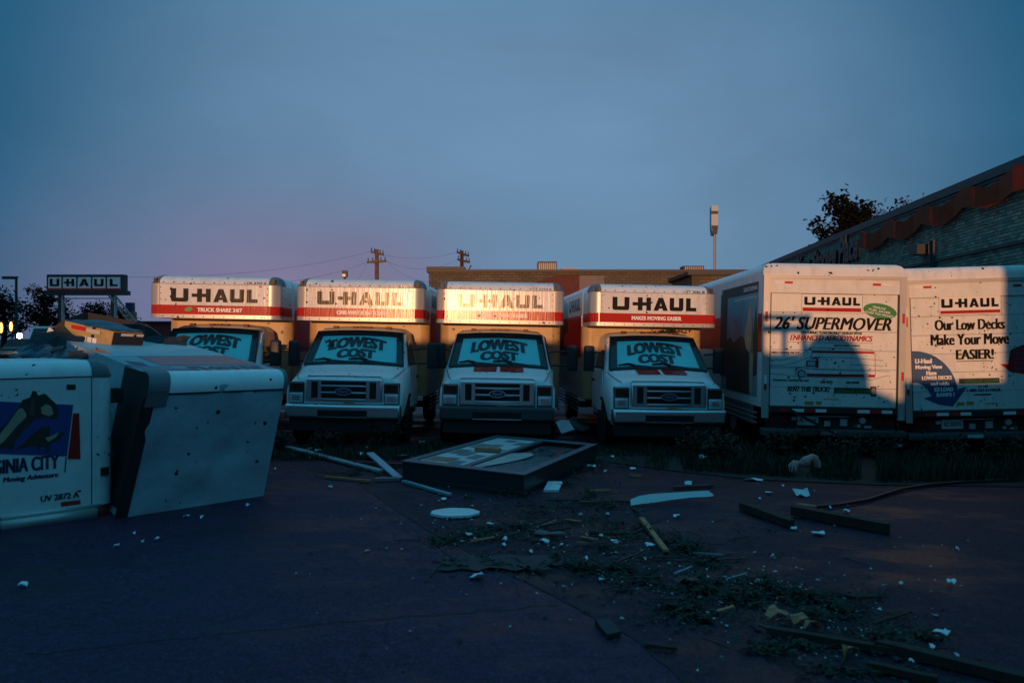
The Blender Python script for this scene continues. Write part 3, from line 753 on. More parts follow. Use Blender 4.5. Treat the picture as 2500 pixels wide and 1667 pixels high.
def on_truck(i, p):
    xy, yaw = TR[i][0], TR[i][1]
    return Matrix.Translation((xy[0], xy[1], gz(xy[0]))) @ Matrix.Rotation(yaw, 4, 'Z') @ Matrix.Rotation(.018, 4, 'Y') @ Vector(p)
rl = random.Random(77)
def leaf_on(i, pts, label, size, name='leaf_clump'):
    mb = MB(); c = on_truck(i, pts[0])
    for p in pts:
        q = on_truck(i, p)-c; u = Vector((rl.uniform(-1, 1), rl.uniform(-.5, .5), rl.uniform(-.5, .5))).normalized()*size*rl.uniform(.6, 1.2); v = u.cross(Vector((rl.uniform(-.3, .3), -1, .6))).normalized()*size*.5
        mb.add([q-u, q+v, q+u, q-v], [[0, 1, 2, 3]])
    o = part(name, mb, LEAFM, smooth=False, fixn=False); o.location = c; return tag(o, label, 'leaves')
leaf_on(3, [(rl.gauss(.42, .14), 1.58+rl.uniform(0, .2), 2.075+rl.uniform(0, .05)) for _ in range(70)], 'dark leaf clump caught on the cab roof of the right front-facing truck', .04)
leaf_on(1, [tuple(WS(-.56+rl.gauss(0, .07), .60+rl.gauss(0, .07), .045+rl.uniform(0, .01))) for _ in range(12)], 'dark torn leaves stuck on the windshield of the second truck', .05)
leaf_on(2, [(rl.uniform(-.9, .9), .3+rl.uniform(0, .4), 1.30+rl.uniform(0, .01)) for _ in range(9)], 'few torn leaves lying on the hood of the third truck', .02)

# ------------------------------------------------------------------ box trucks, rear view
def rear_truck(loc, roll, yaw, label, variant):
    t = thing('large_moving_truck', loc, (0, roll, yaw), label, 'truck', 'large moving trucks parked rear end out')
    H = 3.30; w2 = 1.215; LB = 7.9
    bx = cpart(('rbox', variant), 'cargo_box', lambda: shell(-w2, w2, .0, LB, .80, H, .16, ['ft', 'tl', 'tr']), WHITE, t)
    # frame round the door
    F = Frame((0, 0, 0), (1, 0, 0), (0, 0, 1), (0, -1, 0))
    fr_ = cpart('rframe', 'door_frame', lambda: MB().box((-w2, -.05, .62), (-w2+.115, -.002, 3.08)).box((w2-.115, -.05, .62), (w2, -.002, 3.08)).box((-w2+.116, -.05, 3.02), (w2-.116, -.002, 3.08)), ALU, t, smooth=False)
    hd = cpart('rheader', 'header', lambda: MB().box((-w2+.116, -.035, 2.775), (w2-.116, -.003, 3.018)), WHITE_DIRTY, t, smooth=False)
    # roll-up door of separate panels
    dr = cpart('rdoorback', 'roll_door', lambda: MB().box((-w2+.1175, -.0018, .822), (w2-.1175, -.0006, 2.772)), BLACKVOID, t, smooth=False)
    zs = [.83, 1.13, 1.44, 1.85, 2.26, 2.77]
    zs = [.83+.3233*i for i in range(7)]
    for i in range(6):
        p = cpart(('rpanel', i), 'panel', lambda i=i: MB().box((-w2+.14, -.014, zs[i]+.003), (w2-.14, -.002, zs[i+1]-.003)), DOORW, dr, smooth=False)
    cpart('rtrack', 'door_track', lambda: MB().box((-w2+.117, -.03, .82), (-w2+.138, -.0022, 2.773)).box((w2-.138, -.03, .82), (w2-.117, -.0022, 2.773)), BLACKPL, t, smooth=False)
    for a_, b_, c_, d_, n_ in [(-.86, -.72, 2.935, 2.975, .039), (.64, .78, 2.92, 2.96, .039), (-w2+.03, -w2+.075, 2.28, 2.45, .053), (-w2+.03, -w2+.075, 1.10, 1.2, .053), (w2-.07, w2-.025, 2.28, 2.45, .053), (w2-.07, w2-.025, 1.30, 1.45, .053),
                      (-.90, -.70, .735, .79, .063), (-.50, -.30, .735, .79, .063), (.62, .82, .735, .79, .063)]:
        part('red_tape', drect(MB(), F, a_, b_, c_, d_, n_), REDTAPE, t, smooth=False)
    for a_, b_, c_, d_, n_ in [(-1.03, -.861, 2.935, 2.975, .039), (.781, .95, 2.92, 2.96, .039), (-w2+.03, -w2+.075, 2.452, 2.62, .053), (-w2+.03, -w2+.075, 1.21, 1.36, .053),
                      (-.70, -.50, .735, .79, .063), (-.30, -.12, .735, .79, .063), (.41, .62, .735, .79, .063), (.82, 1.0, .735, .79, .063)]:
        part('white_tape', drect(MB(), F, a_, b_, c_, d_, n_), WHITETAPE, t, smooth=False)
    for i in range(3):
        cpart(('rmk', i), 'marker_lamp', lambda i=i: rbox(-.12+i*.155-.04, -.12+i*.155+.04, -.012+.035, .09, 3.15, 3.195, .012), REDLENS, t)
    # sill, bumper, lamps
    cpart('rsill', 'sill', lambda: MB().box((-w2+.12, -.06, .72), (w2-.12, .2, .818)), CHASSIS, t, smooth=False)
    cpart('rrecess', 'rear_crossmember', lambda: MB().box((-w2+.13, .05, .45), (w2-.13, .25, .718)), CHASSIS, t, smooth=False)
    bp = cpart('rbump', 'bumper', lambda: rbox(-w2, w2, -.16, .10, .33, .445, .02), mat('dull_step_bumper', (.05, .055, .06), .6, speck=.5), t)
    cpart('rbumpl', 'plate_sticker', lambda: MB().box((-.24, -.166, .36), (.02, -.161, .42)), PLATE, bp, smooth=False)
    pl = cpart('rplate', 'licence_plate', lambda: MB().box((-.58, .035, .50), (-.22, .049, .66)), PLATE, t, smooth=False)
    part('lettering', text(MB(), Frame((0, .035, 0), (1, 0, 0), (0, 0, 1), (0, -1, 0)), 'AJ 31589' if variant == 5 else 'AC 83092', -.55, -.25, .54, .62, 0, .02, .003), NAVYINK, pl, smooth=False)
    for sx in (-1, 1):
        for j, x in enumerate((1.0, .82)):
            cpart(('rtl', sx, j), 'tail_lamp', lambda sx=sx, x=x: MB().disc((sx*x, .035, .58), .065, .03, 'y', 16), REDLENS, t)
        wheel(t, sx*.92, 2.2, .43, .5)
        wheel(t, sx*1.0, LB+1.6, .43, .26)
        # skirt with bright rails
        def skirt(sx=sx): return MB().box((sx*w2-.015, .5, .46), (sx*w2+.010, LB-.3, .79))
        sk = cpart(('skirt', sx), 'skirt', skirt, mat('dull_skirt', (.10, .11, .12), .5), t, smooth=False)
        for i in range(3):
            cpart(('srail', sx, i), 'rail', lambda sx=sx, i=i: MB().box((sx*(w2+.012)-.008, .25, .50+i*.085), (sx*(w2+.012)+.012, LB-.4, .52+i*.085)), ALU, sk, smooth=False)
        cpart(('sred', sx), 'side_stripe', lambda sx=sx: MB().box((min(sx*w2, sx*(w2+.003)), .03, 1.75), (max(sx*w2, sx*(w2+.003)), LB-.1, 2.42)), REDINK, bx, smooth=False)
    for u, v, s_ in ((-.36, .52, .07), (.02, .53, .055), (.24, .56, .06), (.56, .60, .075), (.50, .49, .05), (.66, .50, .05)):
        pass
    cpart('rring', 'tow_ring', lambda: MB().disc((.53, .03, .60), .055, .04, 'y', 12), ALU, t)
    for i_, (a_, b_) in enumerate((((.44, .02, .48), (.50, .049, .53)), ((.56, .02, .47), (.68, .049, .51)), ((-.12, .02, .49), (-.02, .049, .58)), ((-.68, .02, .58), (-.60, .049, .64)), ((.15, .02, .5), (.27, .049, .62)), ((-.25, .0, .655), (.30, .03, .668)))):
        cpart(('rfit', i_), 'coupling_fitting', lambda a_=a_, b_=b_: MB().box(a_, b_), ALU, t, smooth=False)
    cpart('rchas', 'chassis', lambda: MB().box((-.5, .26, .45), (.5, LB+2.2, .79)).box((-.9, 2.1, .36), (.9, 2.3, .5)), CHASSIS, t)
    cab2 = cpart('cab', 'cab', cab_mesh, CABW, t, ang=40, big=None); cab2.location = (0, LB+2.35, .12); cab2.rotation_euler = (0, 0, math.pi)
    D = Frame((0, -.014, 0), (1, 0, 0), (0, 0, 1), (0, -1, 0))
    def X(zx): return (zx-948)/3.266*.007057
    def Z(zy): return 3.30-(zy-137)/3.266*.007057
    def dec(name, mb, m): return part(name, mb, m, dr, smooth=False)
    if variant == 5:
        mb = MB(); text(mb, F, 'JH 3576 F', X(1252), X(1355), 3.09, 3.125, 0, .02, .004)
        mb.v = [Vector((p.x, p.y+.02, p.z+.02)) for p in mb.v]
        part('fleet_number', text(MB(), Frame((0, .024, 0), (1, 0, 0), (0, 0, 1), (0, -1, 0)), 'JH 3576 F', X(1252), X(1355), 3.155, 3.20, 0, .01, .004), BLACKINK, bx, smooth=False)
        dec('white_plaque', drect(MB(), D, X(690), X(1170), Z(535), Z(385), .0032), WHITEINK)
        mb = MB()
        for a in ((X(690), X(1170), Z(535), Z(533)), (X(690), X(1170), Z(387), Z(385)), (X(690), X(692), Z(533), Z(387)), (X(1168), X(1170), Z(533), Z(387))): drect(mb, D, *a, .0045)
        dec('plaque_border', mb, BLACKINK)
        dec('plaque_lettering', logo(MB(), D, X(710), X(1150), Z(473), Z(408), .005), BLACKINK)
        for nm, s_, a, b_, y0, y1, sh, bo, fa in (('headline_lettering', "26' SUPERMOVER", 474, 1396, 668, 565, .30, .0, .011), ('subtitle_lettering', 'FEATURING "LOW PROFILE" DESIGN WITH', 690, 1168, 703, 683, .2, .012, .003),
            ('caption_lettering', 'REDUCED DRAG  CHARGES', 950, 1155, 797, 784, .2, .012, .002), ('slogan_lettering', 'RENT THIS TRUCK!', 590, 922, 1162, 1122, .28, .0, .005), ('caption_lettering', 'STREAMLINED WRAPPED AIR DAM', 470, 755, 1082, 1068, .1, .012, .002),
            ('caption_lettering', 'LOW DECKS', 850, 945, 1092, 1074, .1, .012, .003), ('caption_lettering', 'GAS SAVER', 1050, 1152, 1092, 1074, .1, .012, .003), ('caption_lettering', 'DIRECT ACROSS THE TOP', 455, 680, 862, 848, .1, .012, .002)):
            part(nm, text(MB(), D, s_, X(a), X(b_), Z(y0), Z(y1), sh, bo, .004, None, fa), BLACKINK, dr, smooth=False, fixn=False)
        dec('plaque_bar', drect(MB(), D, X(698), X(1160), Z(523), Z(493), .005), REDINK)
        part('red_lettering', text(MB(), D, 'ENHANCED AERODYNAMICS', X(604), X(1253), Z(756), Z(712), .28, .0, .004, None, .005), REDINK, dr, smooth=False, fixn=False)
        dec('red_rule', drect(MB(), D, X(580), X(1258), Z(771), Z(768), .004), REDINK)
        mb = MB(); drect(mb, D, X(780), X(1270), Z(852), Z(836), .004); drect(mb, D, X(740), X(1280), Z(1040), Z(1018), .004)
        drect(mb, D, X(815), X(832), Z(972), Z(895), .004); drect(mb, D, X(775), X(814), Z(903), Z(895), .004)
        dline(mb, D, [(X(782), Z(850)), (X(768), Z(886))], .012); dline(mb, D, [(X(1275), Z(845)), (X(1280), Z(1020))], .008)
        dec('drawing_stripe', mb, REDINK)
        mb = MB(); dellipse(mb, D, X(1308), Z(513), 133/3.266*.007057, 60/3.266*.007057, -.17, .0042); dec('green_oval', mb, GREENINK)
        mb = MB(); fo = Frame(D.p(X(1308), Z(513)), (math.cos(-.17), 0, math.sin(-.17)), (-math.sin(-.17), 0, math.cos(-.17)), (0, -1, 0))
        text(mb, fo, 'TRIMLINE', -.14, .09, .035, .07, .2, .02, .0025); text(mb, fo, 'FUEL SAVER', -.20, .18, -.02, .018, .2, .02, .0025); text(mb, fo, 'SAVES YOU MONEY', -.25, .25, -.075, -.036, .2, .02, .0025)
        dec('oval_lettering', mb, WHITEINK)
        mb = MB()
        for pts in ([(440, 915), (560, 912), (680, 870), (780, 812), (1000, 812), (1255, 822)], [(430, 960), (560, 955), (640, 935), (760, 888), (1000, 885), (1230, 897), (1340, 905)], [(400, 968), (700, 968), (800, 985), (1100, 988), (1390, 992)],
                    [(1080, 940), (1250, 945), (1340, 948)], [(420, 1022), (560, 1030), (660, 1045), (900, 1045), (1100, 1048), (1250, 1060), (1320, 1040), (1380, 1022)]):
            dline(mb, D, [(X(a), Z(b_)) for a, b_ in pts], .007)
        dec('blue_flow_line', mb, BLUEINK)
        mb = MB(); dellipse(mb, D, X(698), Z(1020), .075, .068, 0, .0045); dline(mb, D, [(X(650), Z(1035)), (X(652), Z(975)), (X(720), Z(968)), (X(770), Z(895)), (X(830), Z(895))], .008)
        drect(mb, D, X(735), X(815), Z(965), Z(915), .0042)
        dec('truck_drawing', mb, NAVYINK)
        mb = MB(); drect(mb, D, X(745), X(805), Z(958), Z(922), .006); dellipse(mb, D, X(1208), Z(1028), .04, .045, 0, .006); dellipse(mb, D, X(700), Z(1022), .055, .05, 0, .006); dec('drawing_highlight', mb, mat('print_grey', (.35, .40, .45), .5))
        mb = MB(); drect(mb, D, X(962), X(1250), Z(1172), Z(1126), .004); dline(mb, D, [(X(962), Z(1126)), (X(955), Z(1195))], .012); drect(mb, D, X(1245), X(1290), Z(1190), Z(1112), .0038); dec('web_address_band', mb, DKGREEN)
        part('web_lettering', text(MB(), D, 'uhaul.com', X(975), X(1240), Z(1168), Z(1130), .2, .02, .006), GREENINK, dr, smooth=False)
        mb = MB(); dellipse(mb, D, X(1268), Z(1152), .04, .06, 0, .006); dec('tan_figure', mb, TAN)
        mb = MB(); drect(mb, D, X(728), X(798), Z(1268), Z(1240), .004); drect(mb, D, X(820), X(862), Z(1266), Z(1238), .004); drect(mb, D, X(885), X(1000), Z(1222), Z(1216), .004); dec('warning_sticker', mb, YELLOWINK)
        # picture panel on the left side
        S = Frame((-w2, 0, 0), (0, -1, 0), (0, 0, 1), (-1, 0, 0))
        def sp(a, zz): return (-a, zz)
        mb = MB(); dpoly(mb, S, [sp(.30, .95), sp(3.2, .95), sp(3.2, 2.97), sp(.30, 2.97)], .005)
        g = part('side_picture', mb, SKYINK, bx, smooth=False)
        mb = MB(); drect(mb, S, -3.2, -.30, 2.80, 2.99, .007); drect(mb, S, -3.3, -2.7, 1.2, 2.9, .0072); dpoly(mb, S, [sp(.62, 1.9), sp(.45, 2.62), sp(.30, 2.1), sp(.33, 1.35), sp(.55, 1.3)], .0072)
        dpoly(mb, S, [sp(.9, 1.75), sp(1.3, 2.0), sp(2.0, 2.1), sp(2.7, 1.95), sp(2.7, .96), sp(.8, .96), sp(.75, 1.4)], .0068)
        part('picture_dark', mb, BROWNINK, g, smooth=False)
        mb = MB(); dpoly(mb, S, [sp(1.25, 2.0), sp(.85, 2.66), sp(.66, 2.25), sp(.62, 1.95), sp(.75, 1.78), sp(.85, 1.5), sp(.8, 1.0), sp(.55, 1.0), sp(.62, 1.45), sp(.55, 1.7), sp(.80, 1.72), sp(1.1, 1.8)], .0085)
        part('picture_pale', mb, TAN, g, smooth=False)
        mb = MB(); dpoly(mb, S, [sp(1.3, 2.1), sp(1.6, 2.45), sp(2.0, 2.3), sp(2.4, 2.55), sp(2.6, 2.1), sp(2.1, 1.9)], .0084); part('picture_violet', mb, mat('violet_print', (.20, .19, .30), .5, var=.3), g, smooth=False)
        mb = MB(); text(mb, S, 'SASKATCHEWAN', -1.35, -.36, 2.85, 2.93, 0, .02, .009); text(mb, S, 'CANADA MOVING ADVENTURE', -2.1, -.36, 2.70, 2.75, 0, .01, .0095)
        part('picture_lettering', mb, WHITEINK, g, smooth=False)
    else:
        def X6(zx): return (zx-90)/3.1375*.007057-w2
        def Z6(zy): return 3.30-(zy-150)/3.1375*.007057
        dec('white_plaque', drect(MB(), D, X6(365), X6(828), Z6(520), Z6(378), .0032), WHITEINK)
        mb = MB()
        for a in ((X6(365), X6(828), Z6(520), Z6(518)), (X6(365), X6(828), Z6(380), Z6(378)), (X6(365), X6(367), Z6(518), Z6(380)), (X6(826), X6(828), Z6(518), Z6(380))): drect(mb, D, *a, .0045)
        dec('plaque_border', mb, BLACKINK)
        dec('plaque_lettering', logo(MB(), D, X6(382), X6(808), Z6(466), Z6(398), .005), BLACKINK)
        dec('plaque_bar', drect(MB(), D, X6(374), X6(820), Z6(512), Z6(488), .005), REDINK)
        for nm, s_, a, b_, y0, y1, fa in (('headline_lettering', 'Our Low Decks', 333, 847, 638, 556, .011), ('headline_lettering', 'Make Your Move', 300, 875, 752, 668, .011), ('headline_lettering', 'EASIER!', 486, 760, 864, 788, .012),
            ('phone_lettering', '1-800-GO-U-HAUL', 560, 810, 1112, 1090, .004), ('caption_lettering', 'or call', 640, 710, 1078, 1062, .003)):
            part(nm, text(MB(), D, s_, X6(a), X6(b_), Z6(y0), Z6(y1), 0, .0, .004, None, fa), BLACKINK, dr, smooth=False, fixn=False)
        mb = drect(MB(), D, X6(484), X6(758), Z6(880), Z6(875), .004); drect(mb, D, X6(605), X6(735), Z6(1140), Z6(1130), .004)
        dec('black_rule', mb, BLACKINK)
        mb = MB()
        ar = [(X6(150), Z6(1225)), (X6(150), Z6(795))]
        ar = []
        n_ = 14
        for i in range(n_+1):
            a = i/n_; ar.append((X6(160+330*math.sin(a*math.pi/2)), Z6(1130-340*math.cos(a*math.pi/2))))
        ar = [(X6(152), Z6(1035))]+[(X6(152), Z6(790))]+ar[1:]
        ar += [(X6(492), Z6(1088)), (X6(560), Z6(1072)), (X6(450), Z6(1222)), (X6(345), Z6(1205)), (X6(232), Z6(1155)), (X6(292), Z6(1138)), (X6(262), Z6(1085)), (X6(225), Z6(1050)), (X6(190), Z6(1035))]
        dpoly(mb, D, ar, .0042); dec('blue_arrow', mb, BLUEINK)
        mb = MB()
        for s, a, b_, y0, y1 in (('U-Haul', 176, 300, 888, 850), ('Moving Vans', 178, 375, 938, 900), ('Have', 258, 332, 978, 945), ('LOWER DECKS', 224, 446, 1015, 985), ('and wide', 288, 425, 1060, 1030), ('EZ-LOAD', 316, 455, 1105, 1072), ('RAMPS !', 330, 462, 1145, 1115)):
            text(mb, D, s, X6(a), X6(b_), Z6(y0), Z6(y1), 0, .03, .006, None, .004)
        part('arrow_lettering', mb, WHITEINK, dr, smooth=False, fixn=False)
        mb = MB(); dpoly(mb, D, [(X6(808), Z6(905)), (X6(868), Z6(908)), (X6(885), Z6(800)), (X6(1140), Z6(700)), (X6(1150), Z6(1010)), (X6(890), Z6(970))], .0042); dec('red_arrow', mb, REDINK)
        mb = MB()
        for i, s in enumerate(('The Lower', 'The Deck', 'The Easier', 'To Load', 'Your Goods')): text(mb, D, s, X6(905), X6(1060), Z6(795+i*40), Z6(770+i*40), 0, .02, .006)
        dec('red_arrow_lettering', mb, BLUEINK)
        mb = MB(); drect(mb, D, X6(500), X6(800), Z6(1048), Z6(1010), .004); dec('web_address_band', mb, DKGREEN)
        part('web_lettering', text(MB(), D, 'uhaul.com', X6(540), X6(790), Z6(1044), Z6(1014), .2, .02, .006), GREENINK, dr, smooth=False)
        mb = MB(); drect(mb, D, X6(480), X6(535), Z6(1215), Z6(1190), .004); drect(mb, D, X6(550), X6(605), Z6(1212), Z6(1186), .004); drect(mb, D, X6(690), X6(780), Z6(1208), Z6(1200), .004); dec('warning_sticker', mb, YELLOWINK)
    return t
rear_truck((5.50, 14.7, gz(5.5)), .018, -.028, 'long white moving truck, rear door lettered SUPERMOVER with a green oval', 5)
rear_truck((8.03, 14.7, gz(7.98)), -.026, -.06, 'long white moving truck, rear door with a blue arrow, at the right edge', 6)

# ------------------------------------------------------------------ toppled trailers at left
A0, A1 = gp(40, 1287), gp(232, 1262)
uA = (A1-A0); uA.z = 0; uA = uA.normalized(); vA = Vector((-uA.y, uA.x, 0))
# local frame: x along face (0 at right end, negative left), y depth, z up
yawA = math.atan2(uA.y, uA.x)
la = thing('cargo_trailer', (A1.x, A1.y, gz(A1.x)), (0, 0, yawA), 'white enclosed trailer with a blue camel picture at the left edge', 'trailer')
LA, HA, DA = 3.4, 1.60, 1.45
# body without left wheel recess
bmA = shell_bm(-LA, .20, 0, DA, .12, HA, .15, ['ft', 'fl', 'fr', 'tl', 'tr', 'br'])
rc = bmesh.ops.bisect_plane(bmA, geom=bmA.verts[:]+bmA.edges[:]+bmA.faces[:], plane_co=(-.86, 0, .13), plane_no=Vector((-.62, 0, -.78)), clear_outer=True)
bmesh.ops.edgenet_fill(bmA, edges=[e for e in rc['geom_cut'] if isinstance(e, bmesh.types.BMEdge)])
bodyA = bm_mb(bmA)
bA = part('body', bodyA, WHITE_DIRTY, la)
FAa = Frame((0, 0, 0), (1, 0, 0), (0, 0, 1), (0, -1, 0))
part('roof_cap', shell(-LA, .20, 0, DA, .12, HA, .15, ['ft', 'fl', 'fr', 'tl', 'tr', 'br'], inflate=.004, planes=[((0, 0, HA-.155), (0, 0, -1)), ((-.035, 0, 0), (1, 0, 0))]), CABW, la)
part('corner_cap', shell(-LA, .20, 0, DA, .12, HA, .15, ['ft', 'fl', 'fr', 'tl', 'tr', 'br'], inflate=.006, planes=[((0, 0, HA-.17), (0, 0, -1)), ((-.03, 0, 0), (-1, 0, 0)), ((0, .8, 0), (0, 1, 0))]), GREYCAP, la)
mb = MB(); drect(mb, FAa, -LA+.2, .05, HA-.166, HA-.158, .004); drect(mb, FAa, -.038, -.030, .13, HA-.17, .004); part('panel_seam', mb, BLACKPL, bA, smooth=False)
mb = MB().box((-.86, -.07, .0), (.0, .3, .10)).box((-.86, -.03, .101), (.05, .1, .135)); part('bottom_rail', mb, ALU, la)
part('underbody', MB().box((-2.6, .15, .10), (-.2, DA-.1, .35)), CHASSIS, la)
mb = MB(); n = 22
mb.loft([[(-1.75+rr*math.cos(2*math.pi*j/n), a, .24+rr*math.sin(2*math.pi*j/n)) for j in range(n)] for a, rr in ((.18, .16), (.17, .24), (.25, .27), (.38, .24))]); part('wheel', mb, RUBBER, la)
# print: picture px -> local (crop5 coords)
sA = 8.9/FPX*1.22
def ua(px): # intersect view ray with the face plane
    d = Vector(((px-1250)/FPX, 1, 0)); n_ = Vector((uA.y, -uA.x, 0)); tt = A1.dot(n_)/d.dot(n_)
    q = d*tt; return (q-Vector((A1.x, A1.y, 0))).dot(uA), tt
def UA(cx, cy):
    px = cx/3.92; py = 900+cy/3.92
    u, tt = ua(px); return (u, EYE-(py-827)/FPX*tt-gz(A1.x))
def apoly(name, pts, m, off, par=None): return part(name, dpoly(MB(), FAa, [UA(*p) for p in pts], off), m, par or bA, smooth=False)
pic = apoly('picture_panel', [(-700, 280), (700, 345), (640, 835), (-700, 790)], mat('blue_picture', (.018, .055, .22), .45), .004)
def asub(name, pts, m, off): return apoly(name, pts, m, off, pic)
asub('camel_neck', [(-60, 760), (-60, 640), (60, 520), (190, 350), (260, 360), (300, 430), (340, 480), (200, 620), (140, 700), (130, 770)], BROWNINK, .0055)
asub('camel_throat', [(-60, 700), (60, 545), (180, 380), (255, 370), (250, 460), (150, 560), (40, 690), (-20, 735)], TAN, .0065)
asub('camel_head', [(195, 345), (210, 300), (290, 270), (310, 210), (345, 215), (365, 255), (430, 235), (470, 275), (530, 330), (560, 400), (550, 465), (510, 482), (440, 460), (350, 475), (270, 460)], BROWNINK, .0070)
asub('camel_cheek', [(390, 370), (440, 335), (490, 360), (510, 430), (470, 455), (400, 430)], TAN, .0080)
asub('bridle', [(300, 290), (330, 290), (325, 450), (270, 440), (285, 370)], mat('bridle_red', (.18, .05, .05), .6), .0080)
asub('rider', [(280, 650), (390, 560), (475, 545), (470, 640), (540, 650), (590, 600), (620, 620), (540, 690), (470, 720), (465, 800), (440, 800), (430, 740), (385, 740), (375, 800), (355, 740), (280, 740), (150, 770), (250, 690)], BROWNINK, .0070)
asub('rider_light', [(430, 660), (480, 645), (560, 605), (540, 650), (460, 700)], TAN, .0078)
apoly('red_print', [(700, 425), (757, 425), (770, 862), (648, 862)], REDINK, .0045)
mb = MB()
def atext(mb, s, c0, c1, shear=0.0, bold=0.0, off=.0045, fat=.004):
    u0 = UA(*c0)[0]; u1, v1 = UA(*c1); v0 = UA(c1[0], c0[1])[1]
    text(mb, FAa, s, u0, u1, v0, v1, shear, bold, off, None, fat)
atext(mb, 'VIRGINIA CITY', (-270, 950), (560, 818), 0, .005, .0045, .006)
part('title_lettering', mb, NAVYINK, bA, smooth=False, fixn=False); mb = MB()
atext(mb, 'UV 2872 A', (390, 1228), (755, 1172), 0, .01, .0045, .003)
(ux, vx_) = UA(620, 990); dline(mb, FAa, [(ux, vx_), (ux+.012, vx_+.15)], .012)
part('lettering', mb, NAVYINK, bA, smooth=False, fixn=False)
mb = MB(); atext(mb, 'Moving Adventure', (30, 1045), (555, 985), .2, .0); part('small_lettering', mb, NAVYINK, bA, smooth=False, fixn=False)
apoly('red_tape', [(580, 1275), (768, 1252), (772, 1292), (585, 1318)], REDTAPE, .0045)
apoly('marker_lamp', [(636, 150), (722, 150), (722, 198), (636, 198)], BLACKPL, .007)
mb = MB().box((.055, -.012, .42), (.135, .03, .50)); part('latch', mb, BLACKPL, la)
mb = MB(); mb.tube([(.24, .25, .28), (.42, -.05, .12)], .04, 8).tube([(.22, .5, .9), (.34, .12, .35)], .03, 8).box((.16, .1, .5), (.24, .35, .62)).box((.2, .1, 1.15), (.32, .3, 1.3)); part('hinge_bracket', mb, CHASSIS, la)

# trailer B: on its side, racked out of square
B0, B1 = gp(290, 1266), gp(643, 1211)
TL = at(364, 957, B0.y+.12); TRr = at(696, 944, B1.y+.12)
VB = Vector((-2.5, 3.0, .36)).normalized()
lb = thing('overturned_trailer', (0, 0, 0), (0, 0, 0), 'white trailer lying on its side with blank pale roof panel facing the camera', 'trailer')
LB_ = 5.0
def BP(a, s, t):
    lo = B0.lerp(B1, a); hi = TL.lerp(TRr, a)
    return lo.lerp(hi, t)+VB*s
def bring(a, infl=0.0):
    pts = [(0, -infl), (0-infl, .0), (-infl, .5), (-infl, .90)]
    r = .17; ang = [i*math.pi/2/6 for i in range(7)]
    prof = [(LB_, 0.0), (0, 0.0), (0, .5)]
    arc_ = [(r-r*math.cos(t)-infl*math.cos(t), (1.0-.0)+(.135*math.sin(t))+infl*math.sin(t)) for t in ang]
    prof = [(LB_, -.0)]+[(-infl, .07*q_) for q_ in range(14)]+arc_+[(LB_*.5, 1.135+infl), (LB_, 1.135+infl)]
    def dn(a, s, t):
        if s > .01 or t < .02 or a in (0, 1.0): return 0
        return .035*noise.noise(Vector((a*3.1, t*2.7, 4.0)))+.012*noise.noise(Vector((a*9, t*8, 1.0)))-.05*math.exp(-((a-.62)/.10)**2-((t-.42)/.12)**2)*-1
    return [BP(a, s+dn(a, s, t), t) for s, t in prof]
mb = MB().loft([bring(i/20) for i in range(21)])
bB = part('body', mb, mat('pale_roof_sheet', (.34, .40, .44), .7, spec=.2, speck=.16, var=.12, dent=.6, speck_scale=13), lb)
mb = MB(); 
def strip(mb, a0, a1, prof, n_=2):
    mb.loft([[BP(a0+(a1-a0)*i/n_, s, t) for s, t in prof] for i in range(n_+1)], closed=False, caps=False)
ang = [i*math.pi/2/6 for i in range(7)]
strip(mb, .10, .985, [(-.006, .985)]+[(.17-.177*math.cos(t), 1.0+.14*math.sin(t)) for t in ang]+[(.26, 1.1405)], 6)
part('rounded_edge_panel', mb, CABW, lb)
mb = MB(); strip(mb, -.012, .13, [(-.012, .88), (-.012, 1.0)]+[(.17-.185*math.cos(t), 1.0+.146*math.sin(t)) for t in ang]+[(.36, 1.147)], 3); part('corner_cap', mb, GREYCAP, lb); mb = MB(); strip(mb, .985, 1.012, [(-.012, .94), (-.012, 1.0)]+[(.17-.185*math.cos(t), 1.0+.146*math.sin(t)) for t in ang]+[(.30, 1.147)], 2)
part('corner_cap', mb, GREYCAP, lb)
mb = MB(); strip(mb, .10, .99, [(-.008, .972), (-.008, .984)], 3); strip(mb, -.015, -.005, [(-.012, 0), (-.012, .98)], 1); strip(mb, -.03, .05, [(-.010, .0), (-.010, .95)], 2)
part('edge_trim', mb, BLACKPL, lb, smooth=False)
ep_ = [p-(B1-B0).normalized()*.012 for p in bring(0)]
part('open_end', MB().poly([BP(0, .75, .03)-(B1-B0).normalized()*.012]+ep_[2:-2]+[BP(0, .95, 1.12)-(B1-B0).normalized()*.012]), BLACKVOID, lb, smooth=False)
mb = MB()
for i in range(9): q = BP(.16+i*.095, .20, 1.137); mb.disc(q, .012, .01, 'z', 6)
part('rivet_row', mb, CHASSIS, lb, smooth=False)['kind'] = 'stuff'
def bdec(name, pts, m, off=.004):
    return part(name, MB().poly([BP(a, s, 1.135)+Vector((0, 0, off)) for a, s in pts]), m, bB, smooth=False)
bdec('red_stripe', [(.22, .80), (.97, .80), (.97, 1.75), (.22, 1.75)], mat('faded_red_stripe', (.50, .10, .12), .45))
bdec('grey_flash', [(.05, .40), (.42, .34), (.16, .78), (-.02, 1.0)], mat('blue_grey_print', (.07, .16, .22), .5))
bdec('pale_field', [(.0, 1.8), (.98, 1.8), (.98, 4.9), (.0, 4.9)], mat('teal_film', (.30, .48, .52), .5, var=.1), .003)
bdec('red_mark', [(.02, 2.2), (.10, 2.1), (.10, 2.6), (.02, 2.7)], REDINK, .005)
bdec('dark_mark', [(.04, .8), (.12, .75), (.14, 1.1), (.05, 1.3)], NAVYINK, .005)
mb = MB()
